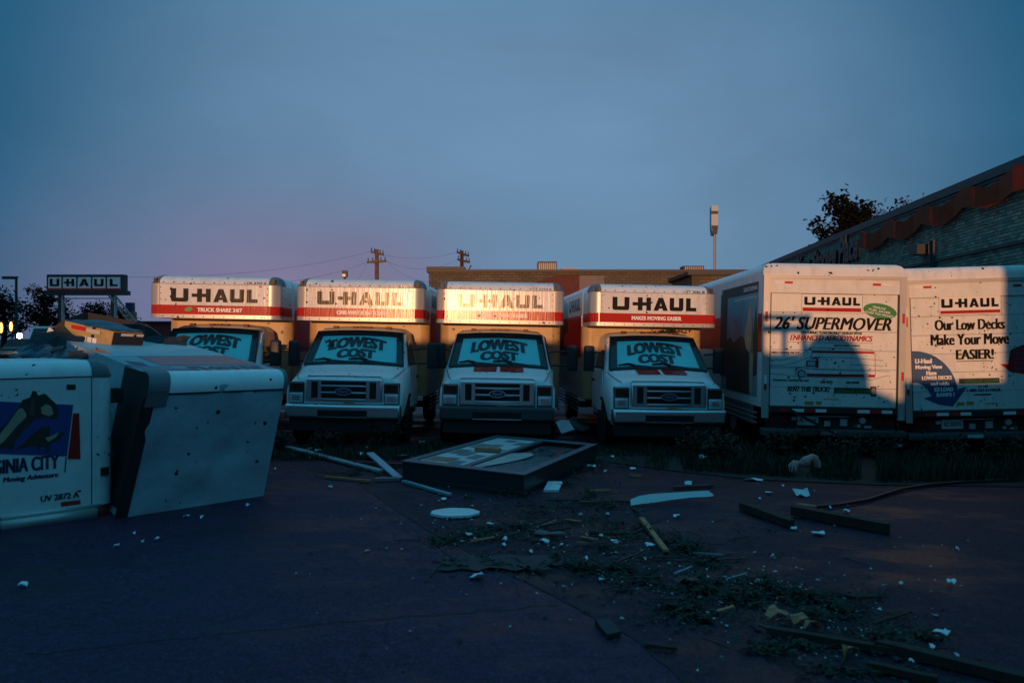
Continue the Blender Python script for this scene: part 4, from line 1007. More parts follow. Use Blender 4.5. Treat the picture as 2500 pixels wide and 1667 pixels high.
def blog(mb):
    g = MB(); f_ = Frame((0, 0, 0), (1, 0, 0), (0, 1, 0), (0, 0, 1)); logo(g, f_, 0, 1, 0, 1, 0)
    g.v = [BP(.36+.58*p.x, .66-.34*p.y+0, 1.135)+Vector((0, 0, .005)) for p in g.v]; return g
part('lettering', blog(mb), NAVYINK, bB, smooth=False)
mb = MB()
for s_, t_ in ((2.0, .35), (2.8, .35)):
    mb = MB()
    c = BP(-.02, s_, t_); n = 18
    dx = (B0-B1).normalized(); e1 = VB; e2 = Vector((0, 0, 1))
    mb.loft([[c+dx*a+e1*rr*math.cos(2*math.pi*j/n)+e2*rr*math.sin(2*math.pi*j/n) for j in range(n)] for a, rr in ((0, .2), (.02, .3), (.16, .32), (.2, .2))])
    part('wheel', mb, RUBBER, lb)

# tan box lying on the trailer
Yx = 11.9
P8 = [at(154, 838, Yx), at(266, 861, Yx-.25), at(345, 863, Yx+.05), at(232, 842, Yx+.35), at(159, 783, Yx), at(277, 809, Yx-.25), at(348, 812, Yx+.05), at(236, 787, Yx+.35)]
tb = thing('metal_box', P8[1], (0, 0, 0), 'tan metal box with reflective tape lying on the overturned trailer', 'box')
o_ = P8[1]
part('casing', MB().hexa([p-o_ for p in P8]), BOXTAN, tb, smooth=False)
e1 = P8[1]-P8[0]; e2 = P8[4]-P8[0]; nn = e1.cross(e2).normalized()
if nn.y > 0: nn = -nn
fB = Frame(P8[0]-o_, e1, e2, nn)
e3 = P8[2]-P8[1]; e4 = P8[5]-P8[1]; n3 = e3.cross(e4).normalized()
if n3.x < 0: n3 = -n3
fB2 = Frame((0, 0, 0), e3, e4, n3)
part('side_panel', drect(MB(), fB2, .02, .98, .02, .97, .004), mat('dark_box_side', (.016, .015, .016), .5), tb, smooth=False)
part('red_tape', drect(MB(), fB, .15, .47, .72, .90, .004), REDTAPE, tb, smooth=False)
mb = drect(MB(), fB, .475, .78, .70, .87, .004); drect(mb, fB2, .25, .95, .80, .92, .006); part('white_tape', mb, mat('aged_white_tape', (.55, .50, .42), .5, speck=.3), tb, smooth=False)
mb = MB()
for i in range(3): drect(mb, fB, .41+i*.11, .50+i*.11, .22, .50, .004)
part('label_card', mb, WHITETAPE, tb, smooth=False)
part('socket', dellipse(MB(), fB, .64, .92, .04, .05, 0, .006), BLACKPL, tb, smooth=False)
mb = MB(); nx_, ny_ = 10, 6
for j in range(ny_+1):
    for i in range(nx_+1):
        a, b_ = -.02+1.04*i/nx_, -.04+1.08*j/ny_
        p = (P8[4].lerp(P8[5], a)).lerp(P8[7].lerp(P8[6], a), b_)-o_
        mb.v.append(p+Vector((0, 0, .015+.07*math.sin(a*3.0)*math.sin(b_*3.1)+.03*noise.noise(Vector((a*5, b_*4, 2))))))
for j in range(ny_):
    for i in range(nx_):
        a = j*(nx_+1)+i; mb.f.append([a, a+1, a+nx_+2, a+nx_+1])
part('crumpled_cover', mb, TARP, tb)
# bent black panel behind it
def slab(name, pts, th, m, label, cat, group=None, nrm=None):
    pts = [Vector(p) for p in pts]; c = sum(pts, Vector())/len(pts)
    n_ = nrm or (pts[1]-pts[0]).cross(pts[2]-pts[0]).normalized()
    if n_.z < 0: n_ = -n_
    mb = MB(); k_ = len(pts)
    mb.add([p-c for p in pts]+[p-c-n_*th for p in pts], [list(range(k_)), list(range(k_, 2*k_))[::-1]]+[[i, (i+1) % k_, k_+(i+1) % k_, k_+i] for i in range(k_)])
    o = part(name, mb, m, smooth=False); o.location = c
    return tag(o, label, cat, group)
Yp = 12.7
mb = MB()
f1 = [at(72, 838, Yp), at(160, 778, Yp), at(215, 762, Yp+.5), at(330, 785, Yp+.4), at(355, 790, Yp), at(428, 846, Yp)]
f2 = [p+Vector((.0, .12, -.02)) for p in f1]; lo1 = [Vector((p.x, p.y, 1.70)) for p in f1]; lo2 = [Vector((p.x, p.y, 1.70)) for p in f2]
mb.loft([[a, b_, d, c] for a, b_, c, d in zip(f1, f2, lo1, lo2)])
pn = part('bent_panel', mb, FELT, smooth=False); tag(pn, 'bent black roofing panel rising behind the tan metal box', 'panel')
mb = MB().poly([at(108, 835, Yp-.1), at(112, 815, Yp-.1), at(120, 799, Yp-.1), at(131, 806, Yp-.1), at(129, 822, Yp-.1), at(120, 832, Yp-.1)]); part('pale_tear', mb, PAPERW, pn, smooth=False)

def wreck(px, py, Y, w_, h_, m, label, seed):
    rr_ = random.Random(seed); c = at(px, py, Y); mb = MB(); nx_, ny_ = 7, 4
    for j in range(ny_+1):
        for i in range(nx_+1):
            a, b_ = i/nx_-.5, j/ny_
            edge_ = 1+rr_.uniform(-.22, .22)
            mb.v.append(Vector((w_*a*edge_, .25*b_+.10*noise.noise(Vector((a*5, b_*3, seed))), h_*b_*edge_+.10*noise.noise(Vector((a*6, b_*4, seed+9)))-.25*h_*abs(a)*2)))
    k_ = len(mb.v)
    for j in range(ny_):
        for i in range(nx_): a = j*(nx_+1)+i; mb.f.append([a, a+1, a+nx_+2, a+nx_+1])
    mb.v += [p+Vector((0, .012, -.006)) for p in mb.v]; mb.f += [[k_+q for q in f][::-1] for f in mb.f]
    o = part('torn_sheet', mb, m, smooth=False, fixn=False); o.location = c; return tag(o, label, 'sheet', 'torn sheets on the overturned trailer')
wreck(118, 842, 11.6, .75, .20, FELT, 'torn black sheet left of the tan metal box', 3)
wreck(395, 846, 12.4, .55, .16, FELT, 'torn black sheet right of the tan metal box', 4)
wreck(70, 868, 10.6, .50, .13, TARP, 'crumpled blue-black sheet at the far end of the overturned trailer', 5)
wreck(190, 872, 10.7, .45, .08, mat('muddy_red_sheet', (.12, .025, .022), .6, var=.4), 'crumpled muddy red sheet in front of the tan metal box', 6)

# ------------------------------------------------------------------ fallen sign cabinet
c_l, c_f, c_r = gp(983, 1173), gp(1279, 1211), gp(1455, 1124)
c_b = c_l+c_r-c_f
hS = .25
sg = thing('fallen_sign_cabinet', (c_f.x, c_f.y, c_f.z), (0, 0, 0), 'large black sign cabinet lying flat on the pavement with torn poster inside', 'sign')
q = [p-c_f for p in (c_l, c_f, c_r, c_b)]
def SP(a, b_, zz): # a along left->front, b along front->right
    return q[0].lerp(q[1], a).lerp(q[3].lerp(q[2], a), b_)+Vector((0, 0, zz))
def sbox(mb, a0, a1, b0, b1, z0, z1):
    mb.hexa([SP(a0, b0, z0), SP(a1, b0, z0), SP(a1, b1, z0), SP(a0, b1, z0), SP(a0, b0, z1), SP(a1, b0, z1), SP(a1, b1, z1), SP(a0, b1, z1)]); return mb
SGB = mat('black_sign_metal', (.022, .026, .032), .38, speck=.1, speck_c=(.1, .09, .08))
mb = MB(); sbox(mb, 0, 1, 0, .03, .03, hS); sbox(mb, 0, 1, .97, 1, .03, hS); sbox(mb, 0, .05, .03, .97, .03, hS); sbox(mb, .95, 1, .03, .97, .03, hS)
part('cabinet_side', mb, SGB, sg, smooth=False)
mb = MB(); sbox(mb, -.01, 1.01, -.005, .055, hS+.001, hS+.014); sbox(mb, -.01, 1.01, .945, 1.005, hS+.001, hS+.014); sbox(mb, -.01, .06, .055, .945, hS+.001, hS+.014); sbox(mb, .945, 1.01, .055, .945, hS+.001, hS+.014); sbox(mb, .47, .52, .0551, .9449, hS-.02, hS+.012)
part('rim', mb, mat('blue_grey_rim', (.05, .10, .13), .45), sg, smooth=False)
mb = MB(); sbox(mb, .01, .99, .01, .99, .0, .028); sbox(mb, -.02, 1.03, -.02, .0, .0, .05); part('base_flange', mb, SGB, sg, smooth=False)
part('backing', sbox(MB(), .05, .95, .03, .97, .17, .19), mat('dark_sign_interior', (.03, .045, .055), .3), sg, smooth=False)
ps = part('poster', sbox(MB(), .06, .47, .055, .945, hS-.014, hS-.004), mat('pale_poster', (.52, .58, .58), .45, var=.1), sg, smooth=False)
mb = MB()
def spoly(mb, pts, zz): mb.poly([SP(a, b_, zz) for a, b_ in pts]); return mb
for a, b_, wa, wb in ((.14, .62, .06, .14), (.26, .66, .05, .10), (.14, .40, .06, .14), (.24, .36, .05, .12), (.37, .30, .05, .12), (.38, .52, .05, .1), (.26, .86, .05, .07), (.40, .8, .05, .1), (.36, .12, .05, .10)):
    spoly(mb, [(a-wa, b_-wb/2), (a+wa, b_-wb/2), (a+wa, b_+wb/2), (a-wa, b_+wb/2)], hS-.001)
part('poster_text_block', mb, mat('poster_grey', (.14, .17, .18), .6, var=.3), ps, smooth=False)
mb = MB()
for a, b_, wa, wb in ((.14, .16, .06, .12), (.25, .17, .05, .12)): spoly(mb, [(a-wa, b_-wb/2), (a+wa, b_-wb/2), (a+wa, b_+wb/2), (a-wa, b_+wb/2)], hS-.001)
part('poster_red_block', mb, mat('poster_red', (.42, .14, .10), .6, var=.2), ps, smooth=False)
mb = MB(); spoly(mb, [(.525, .06), (.60, .10), (.68, .26), (.73, .42), (.72, .52), (.67, .56), (.60, .55), (.53, .50)], hS-.006); part('torn_poster', mb, mat('torn_pale_film', (.42, .44, .42), .4, var=.35, vscale=5), sg, smooth=False)
mb = MB()
for j in range(7):
    for i in range(9):
        a, b_ = .525+.415*i/8, .06+.52*j/6
        mb.v.append(SP(a, b_, hS-.018+.016*noise.noise(Vector((a*9, b_*7, 1)))-.12*max(0, b_-.36)))
for j in range(6):
    for i in range(8): a = j*9+i; mb.f.append([a, a+1, a+10, a+9])
part('plastic_film', mb, mat('slumped_plastic', (.10, .15, .17), .22), sg)
mb = MB()
for i in range(16):
    a, b_ = random.uniform(.56, .9), random.uniform(.55, .9); s_ = random.uniform(.01, .035)
    p = SP(a, b_, .191); mb.box((p.x-s_, p.y-s_, p.z), (p.x+s_, p.y+s_, p.z+s_*1.5))
o = part('loose_fragments', mb, mat('dark_fragments', (.12, .13, .14), .6, island=.7), sg, smooth=False); o['kind'] = 'stuff'
a_, b__ = SP(.30, .34, hS+.02)+c_f, SP(.42, .30, hS+.02)+c_f
blk = MB(); d_ = Vector((.34, -.14, 0)); n2 = Vector((.14, .34, 0)).normalized()*.07; c0 = SP(.24, .46, hS+.0)+c_f
pts = [c0-n2, c0+d_-n2*.9, c0+d_*1.05, c0+d_+n2*.8, c0+n2, c0-d_*.06]
slab('wood_scrap', [p+Vector((0, 0, .055)) for p in pts], .05, WOODPALE, 'short tan wood scrap lying on the fallen sign poster', 'wood scrap', None, Vector((0, 0, 1)))

# ------------------------------------------------------------------ debris
def plank(name, p0, p1, wd, th, m, label, cat='plank', lift0=0.0, lift1=0.0, group=None, tilt=None, broken=True):
    a = gp(*p0); b_ = gp(*p1); a = Vector((a.x, a.y, gz(a.x)+th/2+lift0+.012)); b_ = Vector((b_.x, b_.y, gz(b_.x)+th/2+lift1+.012))
    c = (a+b_)/2; d = (b_-a).normalized(); up = tilt or Vector((0, 0, 1)); u = d.cross(up).normalized(); n_ = u.cross(d)
    mb = MB(); L_ = (b_-a).length; k_ = 5; rings = []
    for i in range(k_+1):
        s_ = (i/k_-.5)*L_; w1 = wd*(1+random.uniform(-.06, .06))/2; sk = random.uniform(-.5, .5)*wd if i in (0, k_) and broken else 0
        bend = .01*math.sin(i*1.3)
        rings.append([d*(s_+sk*.6)-u*w1-n_*th/2, d*(s_-sk*.6)+u*w1-n_*th/2, d*(s_-sk*.6)+u*w1+n_*th/2+n_*bend*.2, d*(s_+sk*.6)-u*w1+n_*th/2+n_*bend*.2])
    mb.loft(rings); o = part(name, mb, m, smooth=False); o.location = c
    return tag(o, label, cat, group)
plank('plank', (697, 1098), (930, 1154), .12, .03, WOODGREY, 'long grey plank lying left of the fallen sign', lift0=.03)
plank('plank', (742, 1104), (762, 1097), .05, .03, WOODGREY, 'short grey stub crossing the long grey plank')
plank('plank', (903, 1119), (972, 1170), .11, .025, mat('lavender_board', (.42, .42, .50), .6, var=.1), 'pale lavender board propped beside the left corner of the fallen sign', lift0=.06)
plank('plank', (793, 1169), (905, 1179), .045, .03, WOODPALE, 'thin tan stick lying at the left below the long grey plank', 'stick')
plank('plank', (915, 1176), (980, 1174), .06, .04, STEEL, 'short grey metal strip at the left corner of the fallen sign', 'strip')
plank('plank', (984, 1179), (1100, 1213), .06, .03, mat('blue_trim', (.20, .32, .36), .5), 'blue-grey trim strip lying along the near edge of the fallen sign', 'strip')
plank('plank', (867, 1136), (984, 1141), .06, .05, WOODRED, 'dark red board behind the propped lavender board')
plank('plank', (1412, 1232), (1466, 1232), .05, .03, WOODRED, 'faded red stick among the leaves right of the sign', 'stick')
plank('plank', (1336, 1225), (1540, 1229), .02, .02, WOODDARK, 'long thin dark stick running to the white siding piece', 'stick')
plank('plank', (1645, 1195), (1738, 1190), .05, .03, WOODRED, 'rust red board behind the white siding piece')
plank('plank', (1566, 1276), (1626, 1352), .05, .03, WOODPALE, 'pale splintered stick pointing toward the camera', 'stick', lift0=.02)
plank('plank', (1440, 1202), (1487, 1200), .03, .02, WOODPALE, 'tiny tan sliver right of the white tile', 'stick')
plank('plank', (1535, 1163), (1568, 1166), .03, .02, WOODPALE, 'tiny tan sliver above the white siding piece', 'stick')
plank('plank', (1814, 1246), (1934, 1290), .085, .08, WOODDARK, 'shorter of two dark broken timbers on the right pavement', 'timber', group='dark timbers on the right pavement')
plank('plank', (1945, 1260), (2172, 1303), .13, .10, WOODDARK, 'longer of two dark broken timbers on the right pavement', 'timber', group='dark timbers on the right pavement')
plank('plank', (1947, 1256), (1992, 1261), .06, .012, WOODPALE, 'pale split end on the longer dark timber', 'wood scrap', lift0=.10, lift1=.10)
plank('plank', (1876, 1550), (2180, 1600), .06, .045, WOODDARK, 'dark wet timber in the leaf pile at the lower right', 'timber')
plank('plank', (2150, 1590), (2520, 1680), .085, .06, WOODDARK, 'thick dark beam running out of the lower right corner', 'timber')
plank('plank', (2120, 1635), (2290, 1672), .05, .04, WOODDARK, 'thin dark lath below the thick corner beam', 'timber')
plank('plank', (1470, 1525), (1500, 1560), .10, .03, FELT, 'small black block lying by the diagonal joint', 'block')
plank('plank', (1575, 1582), (1650, 1590), .03, .02, WOODDARK, 'thin dark stick on the apron edge at bottom centre', 'stick')
def tb_plank():
    a = Vector((4.72, 14.55, .70)); b_ = Vector((5.95, 14.30, .02))
    mb = MB().beam(a, b_, .14, .05); o = part('plank', mb, WOODDARK, smooth=False); tag(o, 'dark plank leaning on the bumper of the truck with the green oval', 'plank')
tb_plank()
rs = random.Random(5)
for i in range(26):
    t_ = rs.random(); px = 1080+1000*t_+rs.gauss(0, 110); py = 1235+300*t_+rs.gauss(0, 38)
    if py > 1640 or py < 1180: continue
    l_ = rs.uniform(14, 60)*(py-827)/420; a_ = rs.uniform(-.35, .35)
    wm = rs.choice((WOODDARK, WOODDARK, WOODPALE, WOODRED, WOODGREY))
    where = 'below the fallen sign' if t_ < .33 else 'beside the pale splintered stick' if t_ < .6 else 'around the lower right leaf pile'
    plank('splinter', (px, py), (px+l_, py+l_*a_), rs.uniform(.012, .03), rs.uniform(.008, .018), wm, {WOODDARK: 'dark', WOODPALE: 'pale tan', WOODRED: 'reddish', WOODGREY: 'grey'}[wm]+' splinter '+where, 'splinter', lift1=rs.uniform(0, .03), group='splinters in the leaf litter')
# white siding
top_ = [(1539, 1219), (1560, 1210), (1590, 1205), (1640, 1202), (1690, 1199), (1729, 1197), (1742, 1207)]
bt_ = [(1541, 1236), (1564, 1232), (1594, 1229), (1640, 1222), (1690, 1216), (1725, 1215), (1741, 1213)]
mb = MB(); rings = []
cW = gp(1640, 1215)
for (ax, ay), (bx_, by_) in zip(top_, bt_):
    B_ = gp(bx_, 1236-(bx_-1541)*.045); sh_ = (1236-(bx_-1541)*.045-by_)*B_.y/FPX
    B_ = Vector((B_.x, B_.y, gz(B_.x)+.012+max(0, sh_))); T_ = at(ax, ay, B_.y+.05)
    rings.append([B_-cW, T_-cW, T_-cW+Vector((0, .015, -.01)), B_-cW+Vector((0, .02, -.015))])
mb.loft(rings); o = part('siding_piece', mb, WHITEPVC); o.location = cW; tag(o, 'long white siding strip curled on the pavement right of the fallen sign', 'siding')
# white tile
c = gp(1350, 1195)
o = slab('white_tile', [gp(1327, 1201)+Vector((0, 0, .03)), gp(1364, 1201)+Vector((0, 0, .03)), gp(1374, 1186)+Vector((0, 0, .06)), gp(1338, 1185)+Vector((0, 0, .06))], .03, WHITEPVC, 'square white tile at the near right edge of the fallen sign', 'tile')
# oval disc
c = gp(1111, 1257); mb = MB(); rr = random.Random(3)
n = 26; ringo = lambda s, zz: [(s*.26*math.cos(2*math.pi*j/n)*(1+.05*math.sin(j*2.3)), s*.21*math.sin(2*math.pi*j/n)*(1+.05*math.cos(j*1.7)), zz) for j in range(n)]
mb.loft([ringo(1, .0), ringo(1.0, .025), ringo(.9, .032), ringo(.2, .03), ringo(.12, .024)])
o = part('oval_panel', mb, WHITEPVC); o.location = (c.x, c.y, c.z+.01); tag(o, 'white oval plastic panel lying on the pavement below the fallen sign', 'panel')
# cable
pts = [gp(1993, 1243), gp(2050, 1238), gp(2118, 1226), (gp(2160, 1212)), gp(2203, 1199), gp(2270, 1188), gp(2360, 1181), gp(2480, 1176)]
mb = MB().tube([Vector((p.x, p.y, gz(p.x)+.03)) for p in pts], .022, 7); o = part('cable', mb, BLACKPL); tag(o, 'thick black cable snaking across the right pavement', 'cable')
# branch twigs
def twig(pts, r, label):
    mb = MB(); P = [gp(*p)+Vector((0, 0, .02+.02*(i % 2))) for i, p in enumerate(pts)]; c = P[0].copy()
    mb.tube([p-c for p in P], [r*(1-.7*i/len(P)) for i in range(len(P))], 6)
    for i in range(1, len(P)-1):
        e = P[i]+Vector((random.uniform(-.25, .25), random.uniform(-.2, .3), .06)); mb.tube([P[i]-c, e-c], [r*.5, r*.15], 5)
    o = part('branch', mb, BARK); o.location = c; return tag(o, label, 'branch', 'broken branches on the pavement')
twig([(1440, 1303), (1490, 1312), (1545, 1307), (1570, 1300), (1605, 1297)], .02, 'curved dark twig left of the pale splintered stick')
twig([(1545, 1245), (1562, 1258), (1585, 1285), (1590, 1300)], .018, 'short crooked twig below the white siding strip')
twig([(2030, 1456), (2090, 1470), (2145, 1462), (2165, 1448)], .02, 'bowed thin branch right of the big leaf pile')
twig([(1690, 1425), (1720, 1442), (1760, 1450), (1810, 1445)], .02, 'forked branch in the middle of the leaf trail')
twig([(1670, 1330), (1665, 1315), (1680, 1340), (1690, 1345)], .02, 'upright broken twig beside the leaf clump by the pale stick')
# paper and plastic scraps
def scrap(px, py, wpx, hpx, label='small scrap of white paper lying on the pavement', group='paper scraps scattered on the pavement', m=PAPERW, name='paper_scrap', crumple=.02):
    c = gp(px, py); sx = wpx/2*c.y/FPX; sy = max(sx*.5, hpx/2*c.y/FPX*3.0); rr = random.Random(px*31+py)
    n = 9; mb = MB(); ring_ = []
    for j in range(n):
        t_ = 2*math.pi*j/n; k_ = rr.uniform(.65, 1.1); ring_.append(Vector((sx*k_*math.cos(t_), sy*k_*math.sin(t_), rr.uniform(0, crumple*1.6)+.012)))
    c0 = Vector((rr.uniform(-.3, .3)*sx, rr.uniform(-.3, .3)*sy, crumple*1.2+.014))
    mb.v = ring_+[c0]; mb.f = [[j, (j+1) % n, n] for j in range(n)]
    mb.v += [p-Vector((0, 0, .006)) for p in ring_]+[c0-Vector((0, 0, .006))]
    mb.f += [[n+1+(j+1) % n, n+1+j, 2*n+1] for j in range(n)]+[[j, n+1+j, n+1+(j+1) % n, (j+1) % n] for j in range(n)]
    o = part(name, mb, m, smooth=False, fixn=False); o.location = c
    return tag(o, label, 'scrap', group)
SC = [(1198, 1284, 22, 8), (1144, 1309, 22, 6), (1230, 1335, 14, 9), (1232, 1321, 14, 7), (1331, 1325, 28, 9), (1297, 1350, 10, 6), (1370, 1336, 10, 7), (1418, 1259, 10, 7), (1484, 1259, 10, 6), (1468, 1313, 10, 6), (1500, 1327, 22, 7), (1587, 1335, 26, 12), (1575, 1370, 8, 9),
      (1432, 1367, 8, 9), (1652, 1264, 18, 6), (1545, 1147, 16, 8), (1494, 1117, 12, 9), (1876, 1207, 20, 6), (1841, 1173, 44, 11), (1999, 1306, 34, 9), (2068, 1251, 17, 6), (2026, 1256, 8, 5), (2027, 1243, 8, 4), (1938, 1294, 18, 5), (1855, 1221, 5, 5), (2119, 1272, 6, 4), (1912, 1189, 8, 5),
      (807, 1192, 10, 5), (671, 1148, 6, 6), (1084, 1222, 14, 5), (757, 1120, 8, 4), (285, 1338, 14, 6), (328, 1308, 7, 5), (383, 1322, 12, 5), (348, 1328, 6, 4), (455, 1265, 20, 4), (493, 1267, 10, 4), (605, 1237, 10, 4), (55, 1434, 28, 7), (1885, 1363, 8, 5), (2337, 1344, 6, 5), (2336, 1608, 12, 6), (2275, 1587, 10, 9), (2225, 1622, 12, 6), (2300, 1550, 50, 12), (2322, 1426, 24, 7), (2199, 1429, 10, 5), (2150, 1582, 24, 9), (1700, 1108, 30, 10), (1445, 1141, 26, 10), (1478, 1153, 10, 6), (1620, 1108, 12, 6), (895, 1095, 10, 9), (776, 1102, 16, 8), (885, 1110, 18, 8), (982, 1115, 24, 8), (1029, 1083, 22, 16)]
LM = [((1130, 1255), 'near the white oval panel'), ((1280, 1310), 'in leaves below the fallen sign'), ((1380, 1330), 'beside the curved dark twig'), ((1460, 1270), 'right of the fallen sign'), ((1590, 1345), 'on the leaf clump by the pale stick'), ((1640, 1265), 'below the white siding strip'),
      ((1860, 1190), 'by the torn white paper'), ((2030, 1260), 'beside the two dark timbers'), ((2120, 1280), 'near the end of the longer dark timber'), ((760, 1150), 'by the long grey plank'), ((900, 1100), 'in the weeds by the second truck'), ((350, 1310), 'at the foot of the overturned trailer'), ((55, 1434), 'alone at the lower left'),
      ((1880, 1370), 'alone on the bare pavement right of the leaf pile'), ((2330, 1390), 'alone on the bare pavement at the far right'), ((2270, 1590), 'in the leaf pile by the corner beam'), ((1470, 1140), 'at the back edge of the pavement'), ((1650, 1110), 'in the grass before the fourth truck')]
SEEN = {}
for s_ in SC:
    lm = min(LM, key=lambda q: (q[0][0]-s_[0])**2+(2*(q[0][1]-s_[1]))**2)[1]
    lab_ = ('large ' if s_[2] > 22 else 'small ' if s_[2] > 11 else 'tiny ')+'white paper scrap '+lm
    SEEN.setdefault(lab_, []).append(s_)
for lab_, L_ in SEEN.items():
    L_.sort(key=lambda q: q[0])
    for i, s_ in enumerate(L_):
        pre = '' if len(L_) == 1 else ('leftmost ' if i == 0 else 'rightmost ' if i == len(L_)-1 else 'middle ' if len(L_) == 3 else ('second ', 'third ', 'fourth ')[min(i-1, 2)])
        scrap(*s_, label=pre+lab_)
scrap(1958, 1211, 42, 14, 'torn white paper lying right of the white siding strip', None, PAPERW, 'paper_sheet', .06)
scrap(1165, 1414, 40, 14, 'crumpled white paper in the open pavement below the black felt sheet', None, PAPERW, 'paper_sheet', .03)
scrap(1716, 1133, 30, 14, 'crumpled pale bag at the left edge of the dark weeds', None, PAPERW, 'plastic_bag', .10)
scrap(1704, 1098, 40, 12, 'rumpled pale sheet beside the front of the fourth truck', None, PAPERW, 'plastic_sheet', .08)
scrap(1680, 1187, 22, 8, 'triangular white shard on the rust red board', None, WHITEPVC, 'plastic_shard', .05)
scrap(1395, 1058, 100, 16, 'crumpled silver sheet on the ground behind the fallen sign', None, STEEL, 'metal_sheet', .22)
scrap(1636, 1301, 24, 6, 'dark red scrap right of the pale splintered stick', None, WOODRED, 'plastic_shard', .02)
scrap(1340, 1310, 90, 14, 'dull flattened pink-grey cardboard in the leaf trail', None, mat('wet_cardboard', (.16, .11, .12), .8, var=.3), 'cardboard', .03)
for i, (px, py, w_, h_, wh) in enumerate(((1890, 1510, 60, 12, 'left'), (1945, 1528, 56, 12, 'middle'), (1985, 1540, 50, 10, 'right'))):
    scrap(px, py, w_, h_, wh+' piece of the splintered tan plywood in the leaf pile', 'splintered plywood in the leaf trail', WOODPALE, 'plywood_scrap', .05)
scrap(2075, 1606, 50, 12, 'splintered tan plywood shard alone above the corner lath', None, WOODPALE, 'plywood_scrap', .05)
scrap(1680, 1430, 70, 16, 'rusty red-brown sheet at the head of the leaf pile', None, mat('rust_sheet', (.20, .06, .04), .8, var=.3), 'metal_sheet', .04)
# ring
c = gp(1857, 1425); mb = MB(); n = 18; mb.tube([(.045*math.cos(2*math.pi*j/n), .045*math.sin(2*math.pi*j/n), .02) for j in range(n+1)], .009, 6, False); o = part('metal_ring', mb, STEEL); o.location = c; tag(o, 'small bright metal ring lying beside the leaf pile', 'ring')
# pink foam, silver cover
c = gp(1965, 1160); mb = MB(); rr = random.Random(5); P = []
for j in range(11):
    a = j/10; P.append(Vector((-.20+.42*a, .04*math.sin(a*9), .03+.21*math.sin(a*2.6)+.03*math.sin(a*11))))
mb.tube(P, [.03+.05*abs(math.sin(j*.9+.4)) for j in range(11)], 8); o = part('foam_clump', mb, PINK); o.location = (c.x, c.y, c.z); tag(o, 'clump of pink insulation foam at the edge of the dark weeds', 'foam')
c = gp(2250, 1107); mb = MB()
prof = lambda x, s: [(x, -.09*s, .16), (x, -.06*s, .21), (x, 0, .235), (x, .06*s, .21), (x, .09*s, .16)]
mb.loft([[Vector(p)+Vector((0, 0, -.05*((x-.0)/.5)**2)) for p in prof(x, s)] for x, s in ((-.5, .3), (-.42, .9), (-.15, 1), (.15, 1), (.38, .8), (.5, .25))], True); o = part('light_cover', mb, STEEL); o.location = c; tag(o, 'crushed silver light cover lying in the weeds at the right', 'cover')
# black felt sheets
def felt(px0, px1, py0, py1, label):
    mb = MB(); a = gp((px0+px1)/2, (py0+py1)/2); nx_, ny_ = 12, 6; L0, L1 = gp(px0, py1), gp(px1, py1); U0 = gp(px0+20, py0)
    for j in range(ny_+1):
        for i in range(nx_+1):
            p = gp(px0+(px1-px0)*i/nx_+25*j/ny_+8*math.sin(j*2+i), py1+(py0-py1)*j/ny_+3*math.sin(i*1.7)); mb.v.append(Vector((p.x-a.x, p.y-a.y, gz(p.x)-a.z+.02+.03*abs(noise.noise(Vector((i*.6, j*.7, px0)))))))
    for j in range(ny_):
        for i in range(nx_): k_ = j*(nx_+1)+i; mb.f.append([k_, k_+1, k_+nx_+2, k_+nx_+1])
    o = part('felt_sheet', mb, FELT); o.location = a; return tag(o, label, 'sheet')
felt(1066, 1330, 1362, 1396, 'rumpled black felt sheet above the crumpled white paper')
felt(1320, 1420, 1374, 1384, 'narrow black felt strip right of the rumpled felt sheet')

